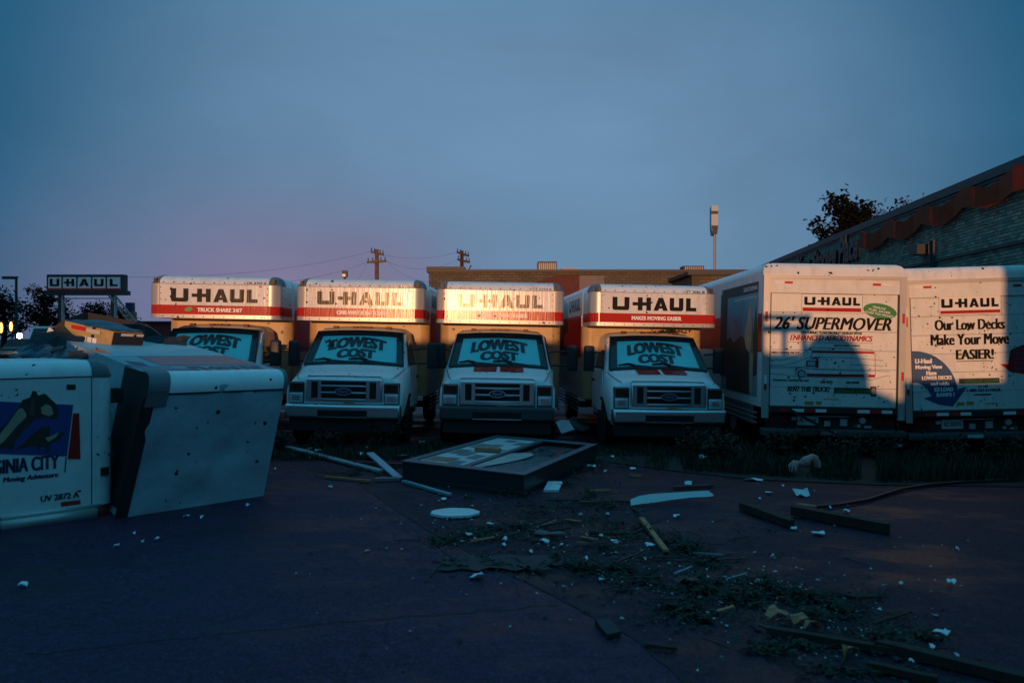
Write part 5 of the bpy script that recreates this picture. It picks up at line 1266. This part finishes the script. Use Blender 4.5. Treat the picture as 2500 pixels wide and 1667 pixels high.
# leaf litter, weeds and grass -------------------------------------------------
def leaf_quads(mb, c, sx, sy, h, n, rr, smin=.02, smax=.06):
    for _ in range(n):
        a = rr.gauss(0, .5); b_ = rr.gauss(0, .5)
        x = c.x+a*sx; y = c.y+b_*sy; zz = gz(x)+.012+abs(rr.gauss(0, .5))*h*max(.1, 1-.5*(a*a+b_*b_))
        s_ = rr.uniform(smin, smax); t_ = rr.uniform(0, 6.28); u = Vector((math.cos(t_), math.sin(t_), rr.uniform(-.4, .6)))*s_; v = Vector((-math.sin(t_), math.cos(t_), rr.uniform(-.4, .6)))*s_*.5
        p = Vector((x, y, zz)); mb.add([p-u, p+v, p+u*1.1, p-v], [[0, 1, 2, 3]])
rr = random.Random(11)
mb = MB()
LT = [(1395, 1245, 90, 26, .10, 420), (1300, 1250, 60, 14, .05, 90), (1270, 1288, 80, 14, .05, 260), (1245, 1308, 90, 14, .05, 260), (1090, 1322, 40, 14, .06, 140), (1595, 1342, 90, 24, .10, 520), (1660, 1335, 40, 16, .08, 260), (1440, 1390, 60, 22, .10, 420), (1520, 1395, 40, 10, .05, 120), (1725, 1372, 34, 14, .06, 200),
      (1480, 1285, 60, 20, .05, 200), (1720, 1440, 70, 20, .10, 520), (1790, 1452, 70, 18, .10, 520), (1860, 1440, 50, 20, .10, 360), (1640, 1502, 60, 14, .07, 320), (1690, 1490, 20, 16, .1, 160), (1830, 1420, 50, 8, .04, 160), (2050, 1500, 80, 40, .12, 700), (2000, 1470, 70, 20, .06, 300), (2170, 1560, 110, 34, .08, 520),
      (860, 1160, 60, 14, .05, 220), (930, 1150, 50, 10, .05, 160), (1420, 1150, 60, 20, .06, 260), (1500, 1140, 80, 20, .06, 220), (1385, 1178, 50, 14, .06, 160), (1440, 1215, 40, 20, .07, 120), (1260, 1385, 60, 12, .03, 160), (1130, 1378, 40, 12, .05, 160), (1560, 1420, 120, 30, .03, 240), (1900, 1580, 120, 20, .04, 260), (2100, 1640, 120, 20, .03, 240), (1350, 1300, 160, 40, .02, 160), (640, 1100, 60, 14, .06, 120), (1780, 1290, 300, 60, .01, 60), (1230, 1202, 20, 6, .08, 50)]
for px, py, wpx, hpx, h, n in LT:
    c = gp(px, py); sx = wpx*c.y/FPX*.8; sy = hpx*c.y*c.y/(FPX*1.9)*.8
    for _k in range(5):
        cc = c+Vector((rr.gauss(0, .7)*sx, rr.gauss(0, .7)*sy, 0)); leaf_quads(mb, cc, sx*.45, sy*.45, h*.7, n//6, rr, .010, .034)
        for _q in range(3):
            p0 = cc+Vector((rr.gauss(0, .4)*sx, rr.gauss(0, .4)*sy, 0)); t_ = rr.uniform(0, 6.28); l_ = rr.uniform(.08, .3); e_ = p0+Vector((math.cos(t_)*l_, math.sin(t_)*l_, 0)); p0.z = gz(p0.x)+.012; e_.z = gz(e_.x)+rr.uniform(.01, .07); mb.beam(p0, e_, .007, .006)
    leaf_quads(mb, c, sx*2.2, sy*2.2, h*.15, n//2, rr, .007, .024)
o = struct('leaf_litter', mb, LEAFM, 'torn leaves and twigs trailing across the pavement', 'stuff', smooth=False, fixn=False)
mb = MB()
pm = MB()
for _ in range(9000):
    if rr.random() < .75:
        t_ = rr.random(); px = 1000+1150*t_+rr.gauss(0, 120); py = 1235+310*t_+rr.gauss(0, 55)
    else: px, py = rr.uniform(700, 2450), 1125+abs(rr.gauss(0, .5))*430
    if py > 1662 or py < 1112: continue
    c = gp(px, py); s_ = rr.uniform(.004, .015)*(1 if rr.random() < .9 else 2.2); t_ = rr.uniform(0, 6)
    (mb if rr.random() < .93 else pm).add([c+Vector((s_*math.cos(t_+q*2.1), s_*1.3*math.sin(t_+q*2.1), .014+rr.uniform(0, .012))) for q in range(3)], [[0, 1, 2]])
struct('litter_crumbs', mb, mat('dark_crumbs', (.03, .025, .022), .9, island=.8), 'small dark crumbs strewn over the pavement', 'stuff', smooth=False, fixn=False)
struct('paper_crumbs', pm, mat('pale_crumbs', (.45, .43, .42), .9, island=.4), 'tiny pale crumbs of torn paper on the pavement', 'stuff', smooth=False, fixn=False)
# grass
mb = MB()
def blades(mb, n, fn, hmin, hmax, rr):
    for _ in range(n):
        px, py = fn(); c = gp(px, py); h = rr.uniform(hmin, hmax)*(.55+1.1*max(0, noise.noise(Vector((c.x*1.7, c.y*1.7, 0)))+.35)); w_ = rr.uniform(.004, .010); t_ = rr.uniform(0, 6.28); l_ = rr.uniform(.1, .5)*h
        u = Vector((math.cos(t_), math.sin(t_), 0)); d_ = Vector((-u.y, u.x, 0))*w_
        p = Vector((c.x, c.y, gz(c.x)+.005)); m_ = p+u*l_*.4+Vector((0, 0, h*.6)); e = p+u*l_+Vector((0, 0, h))
        mb.add([p-d_, p+d_, m_+d_*.7, m_-d_*.7, e], [[0, 1, 2, 3], [3, 2, 4]])
def reg1():
    px = rr.uniform(640, 1680); return px, 1098+rr.uniform(-14, 18)+(10 if px < 1000 else 0)
def reg2():
    px = rr.uniform(1560, 2560)
    while rr.random() > (px-1560)/170 or noise.noise(Vector((px*.013, 0, 3)))+.45 < rr.random()*.6: px = rr.uniform(1560, 2560)
    lim = 1150+(px-1640)*.06 if px < 2100 else 1180; return px, rr.uniform(1082, lim)
blades(mb, 7000, reg1, .04, .13, rr); blades(mb, 15000, reg2, .08, .26, rr)
struct('grass', mb, GRASSM, 'unmown dark grass in the strip before the trucks', 'stuff', smooth=False, fixn=False)
def bush(px, py, hm, wm, n, label, group='weedy clumps in front of the trucks', seed=1):
    rr = random.Random(seed); c = gp(px, py); t = thing('weed_clump', (c.x, c.y, gz(c.x)), (0, 0, 0), label, 'plant', group)
    mb = MB(); lf = MB()
    for i in range(12):
        t_ = rr.uniform(0, 6.28); e = Vector((math.cos(t_)*wm*rr.uniform(.2, .9), math.sin(t_)*wm*.6*rr.uniform(.2, .9), hm*rr.uniform(.5, 1)))
        mb.tube([(0, 0, 0), e*.55+Vector((0, 0, hm*.1)), e], [.012, .008, .004], 5)
        for q_ in range(n//12):
            p = e*rr.uniform(.25, 1.08)+Vector((rr.gauss(0, .05), rr.gauss(0, .05), rr.gauss(0, .05))); p.z = max(.02, p.z)
            s_ = rr.uniform(.02, .05); u = Vector((rr.uniform(-1, 1), rr.uniform(-1, 1), rr.uniform(-.6, .6))).normalized()*s_; v = u.cross(Vector((rr.uniform(-1, 1), rr.uniform(-1, 1), 1))).normalized()*s_*.5
            lf.add([p-u, p+v, p+u, p-v], [[0, 1, 2, 3]])
    part('stem', mb, BARK, t); o = part('foliage', lf, GRASSM, t, smooth=False, fixn=False)
    return t
for i, (px, py, h, w_, n, lab) in enumerate((
    (800, 1095, .30, .40, 500, 'low leafy weed clump before the second truck'), (935, 1092, .42, .45, 700, 'taller leafy weed clump at the right wheel of the second truck'), (680, 1098, .28, .35, 360, 'small weed clump beside the overturned trailer'),
    (1700, 1120, .50, .45, 700, 'dark weed clump at the left end of the tall weeds'), (1790, 1135, .48, .5, 700, 'dark weed clump in front of the truck side picture'), (1900, 1125, .45, .5, 700, 'dark weed clump below the left of the green oval truck'),
    (2030, 1130, .42, .5, 700, 'dark weed clump behind the pink foam'), (2150, 1120, .40, .5, 600, 'dark weed clump below the gap between the rear-facing trucks'), (2300, 1130, .40, .6, 700, 'dark weed clump just right of the silver light cover'), (2440, 1130, .45, .6, 700, 'dark weed clump nearest the right edge'))):
    bush(px, py, h, w_, n, lab, seed=20+i)

# ------------------------------------------------------------------ far things
def tree(name, x, y, h, wd, seed, n, label, cat='tree', group=None, trunk_h=.35, leaf=.16, zb=None):
    rr = random.Random(seed); zb = gz(x) if zb is None else zb
    t = thing(name, (x, y, zb), (0, 0, 0), label, cat, group); mb = MB(); lf = MB(); tips = []
    mb.tube([(0, 0, 0), (.1, 0, h*trunk_h), (0, .1, h*.75)], [wd*.07, wd*.05, wd*.015], 8)
    for i in range(13):
        t_ = i*2.4+rr.uniform(-.4, .4); z0 = h*(trunk_h*.7+(.8-trunk_h*.7)*i/13); ex = rr.uniform(.55, 1.0)*(1-.5*(i/13)**2)
        e = Vector((math.cos(t_)*wd/2*ex, math.sin(t_)*wd/2*ex, z0+h*rr.uniform(.10, .25)))
        s0 = Vector((0, 0, z0)); m_ = s0.lerp(e, .5)+Vector((0, 0, -.03*h)); mb.tube([s0, m_, e], [wd*.03, wd*.018, wd*.006], 6); tips += [(m_, .10), (e, .12), (s0.lerp(e, .78), .11)]
    tips.append((Vector((0, 0, h*.92)), .12)); tips.append((Vector((.05*wd, 0, h*.84)), .13))
    for _ in range(n):
        c, s_ = rr.choice(tips); d_ = Vector((rr.gauss(0, 1), rr.gauss(0, 1), rr.gauss(0, .75))); p = c+d_*wd*s_*.75
        q_ = rr.uniform(.6, 1.3)*leaf; u = Vector((rr.uniform(-1, 1), rr.uniform(-1, 1), rr.uniform(-.7, .7))).normalized()*q_; v = u.cross(Vector((rr.uniform(-1, 1), rr.uniform(-1, 1), 1))).normalized()*q_*.55
        lf.add([p-u, p+v, p+u, p-v], [[0, 1, 2, 3]])
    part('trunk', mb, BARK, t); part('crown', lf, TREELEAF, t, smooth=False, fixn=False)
    return t
def place(px, Y): return (px-1250)/FPX*Y
tree('tree', place(8, 75), 75, 6.0, 4.6, 1, 2600, 'dark tree at the far left edge beside the lamp post', group='trees on the left skyline')
tree('tree', place(112, 78), 78, 6.2, 4.4, 2, 2800, 'dark tree seen beneath the left post of the roadside sign', group='trees on the left skyline')
tree('tree', place(232, 90), 90, 5.3, 4.6, 3, 2600, 'dark tree seen between the two posts of the roadside sign', group='trees on the left skyline')
tree('tree', place(296, 92), 92, 4.9, 4.0, 4, 2200, 'dark low tree right of the right sign post', group='trees on the left skyline')
tree('tree', place(160, 95), 95, 4.2, 4.0, 14, 2000, 'dark low tree filling the gap left of the sign middle', group='trees on the left skyline')
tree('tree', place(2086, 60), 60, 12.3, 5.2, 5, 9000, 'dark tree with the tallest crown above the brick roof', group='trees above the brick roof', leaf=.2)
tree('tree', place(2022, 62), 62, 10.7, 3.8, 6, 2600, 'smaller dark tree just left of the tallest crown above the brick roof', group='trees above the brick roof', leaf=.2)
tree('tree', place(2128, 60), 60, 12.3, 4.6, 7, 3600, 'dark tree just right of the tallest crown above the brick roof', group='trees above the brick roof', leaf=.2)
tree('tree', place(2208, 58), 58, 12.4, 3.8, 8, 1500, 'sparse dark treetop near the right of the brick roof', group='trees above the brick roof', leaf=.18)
# billboard sign
Ys = 46.0
def sx_(px): return place(px, Ys)
def sz_(py): return EYE-(py-827)/FPX*Ys
sgn = thing('roadside_sign', (sx_(208), Ys, gz(-22)), (0, 0, 0), 'black roadside sign on two posts with five square letter panels', 'sign')
ox, oz = sx_(208), gz(-22)
def lx(px): return sx_(px)-ox
def lz(py): return sz_(py)-oz
part('cabinet', MB().box((lx(114), 0, lz(709)), (lx(302), .5, lz(670))).box((lx(109), -.02, lz(720)), (lx(307), .6, lz(709.3))), COPING, sgn, smooth=False)
mb = MB(); 
Fs = Frame((-ox, 0, -oz), (1, 0, 0), (0, 0, 1), (0, -1, 0))
whiteM = mat('sign_panel_white', (.85, .78, .80), .5)
lets = 'UHAUL'
for i in range(5):
    a = 119+i*36; b_ = a+31.5
    p = part('letter_panel', MB().box((lx(a), -.05, lz(709)), (lx(b_), -.002, lz(677))), whiteM, sgn, smooth=False)
    part('red_bar', MB().box((lx(a), -.06, lz(708.8)), (lx(b_), -.051, lz(704))), REDINK, p, smooth=False)
    mb = MB(); F2 = Frame((lx(a), -.05, lz(699)), (lx(b_)-lx(a), 0, 0), (0, 0, lz(681)-lz(699)), (0, -1, 0))
    if lets[i] == 'U': dpoly(mb, F2, [(.13, 1), (.13, .12), (.22, 0), (.78, 0), (.87, .12), (.87, 1), (.65, 1), (.65, .26), (.35, .26), (.35, 1)], .012)
    elif lets[i] == 'H': dpoly(mb, F2, [(.08, .38), (.27, .38), (.27, 0), (.47, 0), (.47, .38), (.66, .38), (.66, 0), (.88, 0), (.88, 1), (.66, 1), (.66, .62), (.47, .62), (.47, 1), (.27, 1), (.27, .62), (.08, .62)], .012)
    elif lets[i] == 'A':
        dpoly(mb, F2, [(.12, 0), (.33, 0), (.5, .6), (.5, 1), (.38, 1)], .012); dpoly(mb, F2, [(.67, 0), (.88, 0), (.62, 1), (.5, 1), (.5, .6)], .012); dpoly(mb, F2, [(.38, .17), (.62, .17), (.565, .37), (.435, .37)], .012)
    else: dpoly(mb, F2, [(.2, 0), (.8, 0), (.8, .26), (.42, .26), (.42, 1), (.2, 1)], .012)
    part('letter', mb, BLACKINK, p, smooth=False)
for px in (143, 272): part('post', MB().box((lx(px-3.5), .1, 0), (lx(px+3.5), .35, lz(720))), COPING, sgn, smooth=False)
for px in (148.5, 277.5): part('lit_post_edge', MB().box((lx(px-1.6), .12, 0), (lx(px+1.6), .33, lz(720))), mat('lit_edge_tone', (.5, .46, .46), .6), sgn, smooth=False)  # pale strips paint the lit right edge of each post
part('cross_rail', MB().box((lx(150), .2, lz(729)), (lx(268), .3, lz(727))), COPING, sgn, smooth=False)
mb = MB(); a = Vector((lx(280), .0, lz(722)))+Vector((ox, Ys-.3, oz)); b_ = at(332, 797, Ys-1.2)
for d_ in (-.18, .18): mb.beam(a+Vector((d_, 0, 0)), b_+Vector((d_, 0, 0)), .07, .07)
for i in range(7): q_ = a.lerp(b_, (i+.5)/7); mb.beam(q_+Vector((-.18, 0, 0)), q_+Vector((.18, 0, 0)), .05, .05)
o = part('ladder', mb, POLEMETAL, smooth=False); tag(o, 'bent metal ladder leaning from the right end of the roadside sign', 'ladder')
mb = MB()
# lamp post
Yl = 60; lp = thing('lamp_post', (place(40, Yl), Yl, gz(-30)), (0, 0, 0), 'dark lamp post with a single arm at the far left', 'lamp post')
hL = EYE-(676-827)/FPX*Yl-gz(-30)
part('pole', MB().tube([(0, 0, 0), (.0, 0, hL)], .09, 8), COPING, lp); part('arm', MB().box((-.1, -.1, hL-.08), (.1, .1, hL+.03)).box((-.55, -.06, hL-.07), (-.1, .06, hL-.0)), COPING, lp, smooth=False); part('lamp_head', bm_mb(shell_bm(-.95, -.2, -.18, .18, hL-.16, hL+.04, .05, ['ft', 'fl', 'fr', 'tl', 'tr'], seg=2)), COPING, lp)
# purple and orange pole sign
Yq = 70; ps_ = thing('pole_sign', (place(318, Yq), Yq, gz(-30)), (0, 0, 0), 'small purple and orange pole sign right of the roadside sign', 'sign')
def qz(py): return EYE-(py-827)/FPX*Yq-gz(-30)
hw = 8.0/FPX*Yq
part('upper_panel', MB().box((-hw, -.3, qz(761)), (hw, .3, qz(739))), PURPLE, ps_, smooth=False); part('lower_panel', MB().box((-hw+.1, -.3, qz(785)), (hw+.15, .3, qz(761.3))), ORANGESIGN, ps_, smooth=False); part('pole', MB().tube([(0, 0, 0), (0, 0, qz(785))], .15, 8), POLEMETAL, ps_)
# red building
Yr = 62; rbd = thing('red_building', (place(366, Yr), Yr, gz(-30)), (0, 0, 0), 'low red building with a dark roof seen left of the leftmost truck', 'building')
def rz(py): return EYE-(py-827)/FPX*Yr-gz(-30)
part('wall', MB().box((-1.1, 0, -.3), (3.0, 6, rz(788))), REDWALL, rbd, smooth=False); part('roof', MB().box((-1.3, -.2, rz(788)+.005), (3.2, 6.2, rz(784))), COPING, rbd, smooth=False)
part('window', MB().box((-.7, -.03, 1.2), (.4, -.003, 2.0)), SIDEGLASS, rbd, smooth=False)
# utility poles and wires
def upole(px, pyt, Y, arms, label, m):
    x = place(px, Y); t = thing('utility_pole', (x, Y, gz(x)), (0, 0, 0), label, 'utility pole', 'wooden utility poles'); s_ = Y/FPX
    h = EYE-(pyt-827)*s_-gz(x)
    part('pole', MB().tube([(0, 0, 0), (0, 0, h)], [.26, .19], 10), m, t)
    ends = []
    for (dx0, dy0, dx1, dy1) in arms:
        a = Vector((dx0*s_, -.25, h-dy0*s_)); b_ = Vector((dx1*s_, -.25, h-dy1*s_)); ar = part('crossarm', MB().beam(a, b_, .16, .20), m, t, smooth=False)
        for q_ in (.06, .3, .72, .94):
            p = a.lerp(b_, q_); part('insulator', MB().tube([p+Vector((0, 0, .1)), p+Vector((0, 0, .42))], [.06, .045], 6), COPING, ar)
        ends += [a+Vector((x, Y, gz(x))), b_+Vector((x, Y, gz(x)))]
        mid = (a+b_)/2-Vector((0, 0, 9*s_)); mb = MB().beam(a.lerp(b_, .25), Vector((0, -.25, mid.z)), .05, .05).beam(a.lerp(b_, .75), Vector((0, -.25, mid.z)), .05, .05); part('brace', mb, m, t, smooth=False)
    return ends, t
e1, t1 = upole(920, 609, 85, [(-14, 6, 18, 14), (-23, 32, 24, 29)], 'wooden utility pole above the second truck, left of two', POLEWOOD)
e2, t2 = upole(1127.5, 612, 90, [(-12, 4, 18, 14), (-10, 22, 20, 29)], 'wooden utility pole above the brick wing, right of two', mat('dark_pole_wood', (.06, .032, .026), .9))
mb = MB(); p = Vector((.9, -.3, t1.location.z))
part('dropper', MB().tube([(.6, -.3, e2[3].z-gz(0)-1.2), (1.0, -.3, e2[3].z-gz(0)-.4)], .07, 6), COPING, t2)
def wire(a, b_, sag, label, r=.009):
    mb = MB(); P = [a.lerp(b_, i/14)-Vector((0, 0, sag*4*(i/14)*(1-i/14))) for i in range(15)]; mb.tube(P, r, 4, False)
    o = part('power_line', mb, WIREM); return tag(o, label, 'wire', 'power lines')
wire(e1[1], e2[0], .5, 'upper power line strung between the two utility poles'); wire(e1[3], e2[2], .9, 'lower power line strung between the two utility poles')
wire(e1[0], at(300, 676, 60), .7, 'power line running left from the top arm of the left utility pole'); wire(e1[2], at(640, 693, 70), .4, 'power line running left from the lower arm of the left utility pole')
wire(e1[2], at(865, 700, 75), .1, 'service line dropping left from the left utility pole'); wire(e1[3], at(1075, 690, 62), .6, 'service line dropping right from the left utility pole')
# floodlight above truck two, roof hut far
Yf = 40; fl = thing('floodlight', (place(842, Yf), Yf, gz(-8)), (0, 0, 0), 'floodlight box on a pole peeking over the second truck', 'floodlight'); hz = EYE-(661-827)/FPX*Yf-gz(-8)
part('pole', MB().tube([(0, 0, 0), (0, 0, hz-.3)], .06, 8), COPING, fl); part('housing', MB().box((-.12, -.1, hz-.30), (.12, .1, hz)), COPING, fl, smooth=False); part('lens', MB().box((-.10, -.11, hz-.28), (.05, -.101, hz-.16)), mat('flood_lens', (.6, .55, .5), .3), fl, smooth=False)
# tall pole sign at right
Yg = 85; gs = thing('tall_pole_sign', (place(1745, Yg), Yg, gz(22)), (0, 0, 0), 'tall slim pole with a rounded sign box above the brick wing', 'sign')
def hz_(py): return EYE-(py-827)/FPX*Yg-gz(22)
s_ = Yg/FPX
part('pole', MB().tube([(0, 0, 0), (0, 0, hz_(572))], 3.0*s_, 10), POLEMETAL, gs)
prof = [(503, 10.5), (520, 10.5), (540, 10.5), (555, 10.5), (563, 9), (571, 6.5)]
mb = MB().loft([[(-hw_*s_, -.4, hz_(py)), (hw_*s_*.55, -.4, hz_(py)), (hw_*s_*1.05, .9, hz_(py+3)), (-hw_*s_*.7, .9, hz_(py+3))] for py, hw_ in prof])
part('sign_box', mb, mat('pale_sign_box', (.42, .46, .48), .5), gs)
part('dark_band', MB().box((-10.7*s_, -.42, hz_(524)), (5.9*s_, -.405, hz_(517))), BLACKPL, gs, smooth=False)
part('lower_band', MB().loft([[(-10.7*s_, -.42, hz_(552)), (5.9*s_, -.42, hz_(552)), (5.9*s_, -.405, hz_(552)), (-10.7*s_, -.405, hz_(552))], [(-6.7*s_, -.42, hz_(571)), (3.7*s_, -.42, hz_(571)), (3.7*s_, -.405, hz_(571)), (-6.7*s_, -.405, hz_(571))]]), BLACKPL, gs, smooth=False)
# far vehicles at left
def vehicle(px, Y, label, body, head, lit, van=False):
    x = place(px, Y); t = thing('parked_van' if van else 'parked_car', (x, Y, gz(-30)), (0, 0, 0), label, 'van' if van else 'car', 'vehicles with lights on at the far left')
    h = 2.2 if van else 1.5
    rings = [[(-.85, y, .35), (.85, y, .35), (.9, y, zz*.6), (.72, y, zz), (-.72, y, zz), (-.9, y, zz*.6)] for y, zz in ((0, .85), (.9, 1.0), (1.6, h), (3.6, h), (4.4, 1.0))]
    part('body', MB().loft(rings), body, t); part('windshield', MB().poly([(-.7, .93, 1.05), (.7, .93, 1.05), (.62, 1.5, h-.12), (-.62, 1.5, h-.12)]), SIDEGLASS, t, smooth=False)
    for s1 in (-1, 1):
        part('headlight', MB().disc((s1*.62, -.02, .72), .13, .06, 'y', 14), head if lit else LENS, t)
        for y in (.8, 3.5): wheel(t, s1*.8, y, .33, .2)
    return t
HB = emit('bright_headlamp', (1.0, .80, .62), 220); AM = emit('amber_beacon', (1.0, .28, .06), 6)
v1 = vehicle(49, 38, 'dark car facing the camera with one dazzling headlamp, far left', CHASSIS, HB, False)
v1b = part('headlight', MB().disc((0, -.05, EYE-(803-827)/FPX*38-gz(-30)-.3), .11, .06, 'y', 16), HB, v1)
v2 = vehicle(73, 46, 'white van standing right of the dazzling headlamp, far left', WHITE, HB, False, True)
v3 = vehicle(10, 36, 'dark car with an amber beacon at the left edge', CHASSIS, AM, False)
for px, py, r_ in ((3, 800, .10), (27, 797, .09)):
    p = at(px, py, 35.9)-v3.location; part('beacon', MB().disc(p, (r_*.6, r_*2.2), .05, 'y', 12), AM, v3)

# ------------------------------------------------------------------ unseen shapes added behind the photographer to shade the lower half of the lot
YC = -12.0
sh = thing('shade_caster_row', (0, YC, 0), (0, 0, 0), 'long stepped wall row, unseen, added behind the photographer to shade the lot', 'building')
segs = [(-60, -13.5, 9.5), (-13.5, -8.4, 2.93), (-8.4, -6.7, 2.62), (-6.7, -1.6, 2.96), (-1.6, 1.75, 2.80), (1.75, 3.0, 2.68), (3.0, 3.72, 2.1), (3.72, 4.30, 1.87), (4.30, 6.04, 2.20), (6.04, 7.2, 4.7), (7.2, 40, 5.6)]  # added blocker, heights stepped to set the shade line on the trucks
for a, b_, h in segs: part('caster_wall', MB().box((a+.002, -5, -.8), (b_-.002, 0, h)), mat('caster_block', (.16, .15, .14), .9, var=.2), sh, smooth=False)
for a, b_, h in segs[:1]: part('caster_door', MB().box((a+3, .003, -.2), (a+6, .05, 2.4)), COPING, sh, smooth=False)
mb = MB().beam((2.55, -4, 2.79), (3.47, -4, 2.79), .10, .13).beam((2.55, -4, 2.99), (3.47, -4, 2.99), .10, .10)
for x_, w_ in ((2.62, .05), (3.01, .09), (3.34, .09)): mb.beam((x_, -4, gz(x_)), (x_, -4, 3.03), w_, .08)
o = part('shade_rack', mb, COPING, smooth=False); tag(o, 'unseen rack of posts and bars added behind the photographer to cast shadows', 'rack')  # added rack, sized for the bar shadows on the rear door
mb = MB(); n, m_ = 20, 10
for j in range(m_+1):
    for i in range(n):
        th = math.pi*j/m_; ph = 2*math.pi*i/n; d_ = Vector((math.sin(th)*math.cos(ph), math.sin(th)*math.sin(ph), math.cos(th)))
        k_ = 1+.05*noise.noise(d_*2.5); mb.v.append(Vector((3.0+.66*d_.x*k_+.18*max(0, -d_.z), YC-1+.66*d_.y*k_, 2.15+.92*d_.z*k_)))
for j in range(m_):
    for i in range(n): mb.f.append([j*n+i, j*n+(i+1) % n, (j+1)*n+(i+1) % n, (j+1)*n+i])
o = part('shade_mound', mb, FELT); tag(o, 'rounded unseen load added behind the photographer to cast a dome shadow', 'load')  # added mound, shaped to throw the dome shadow on the rear door
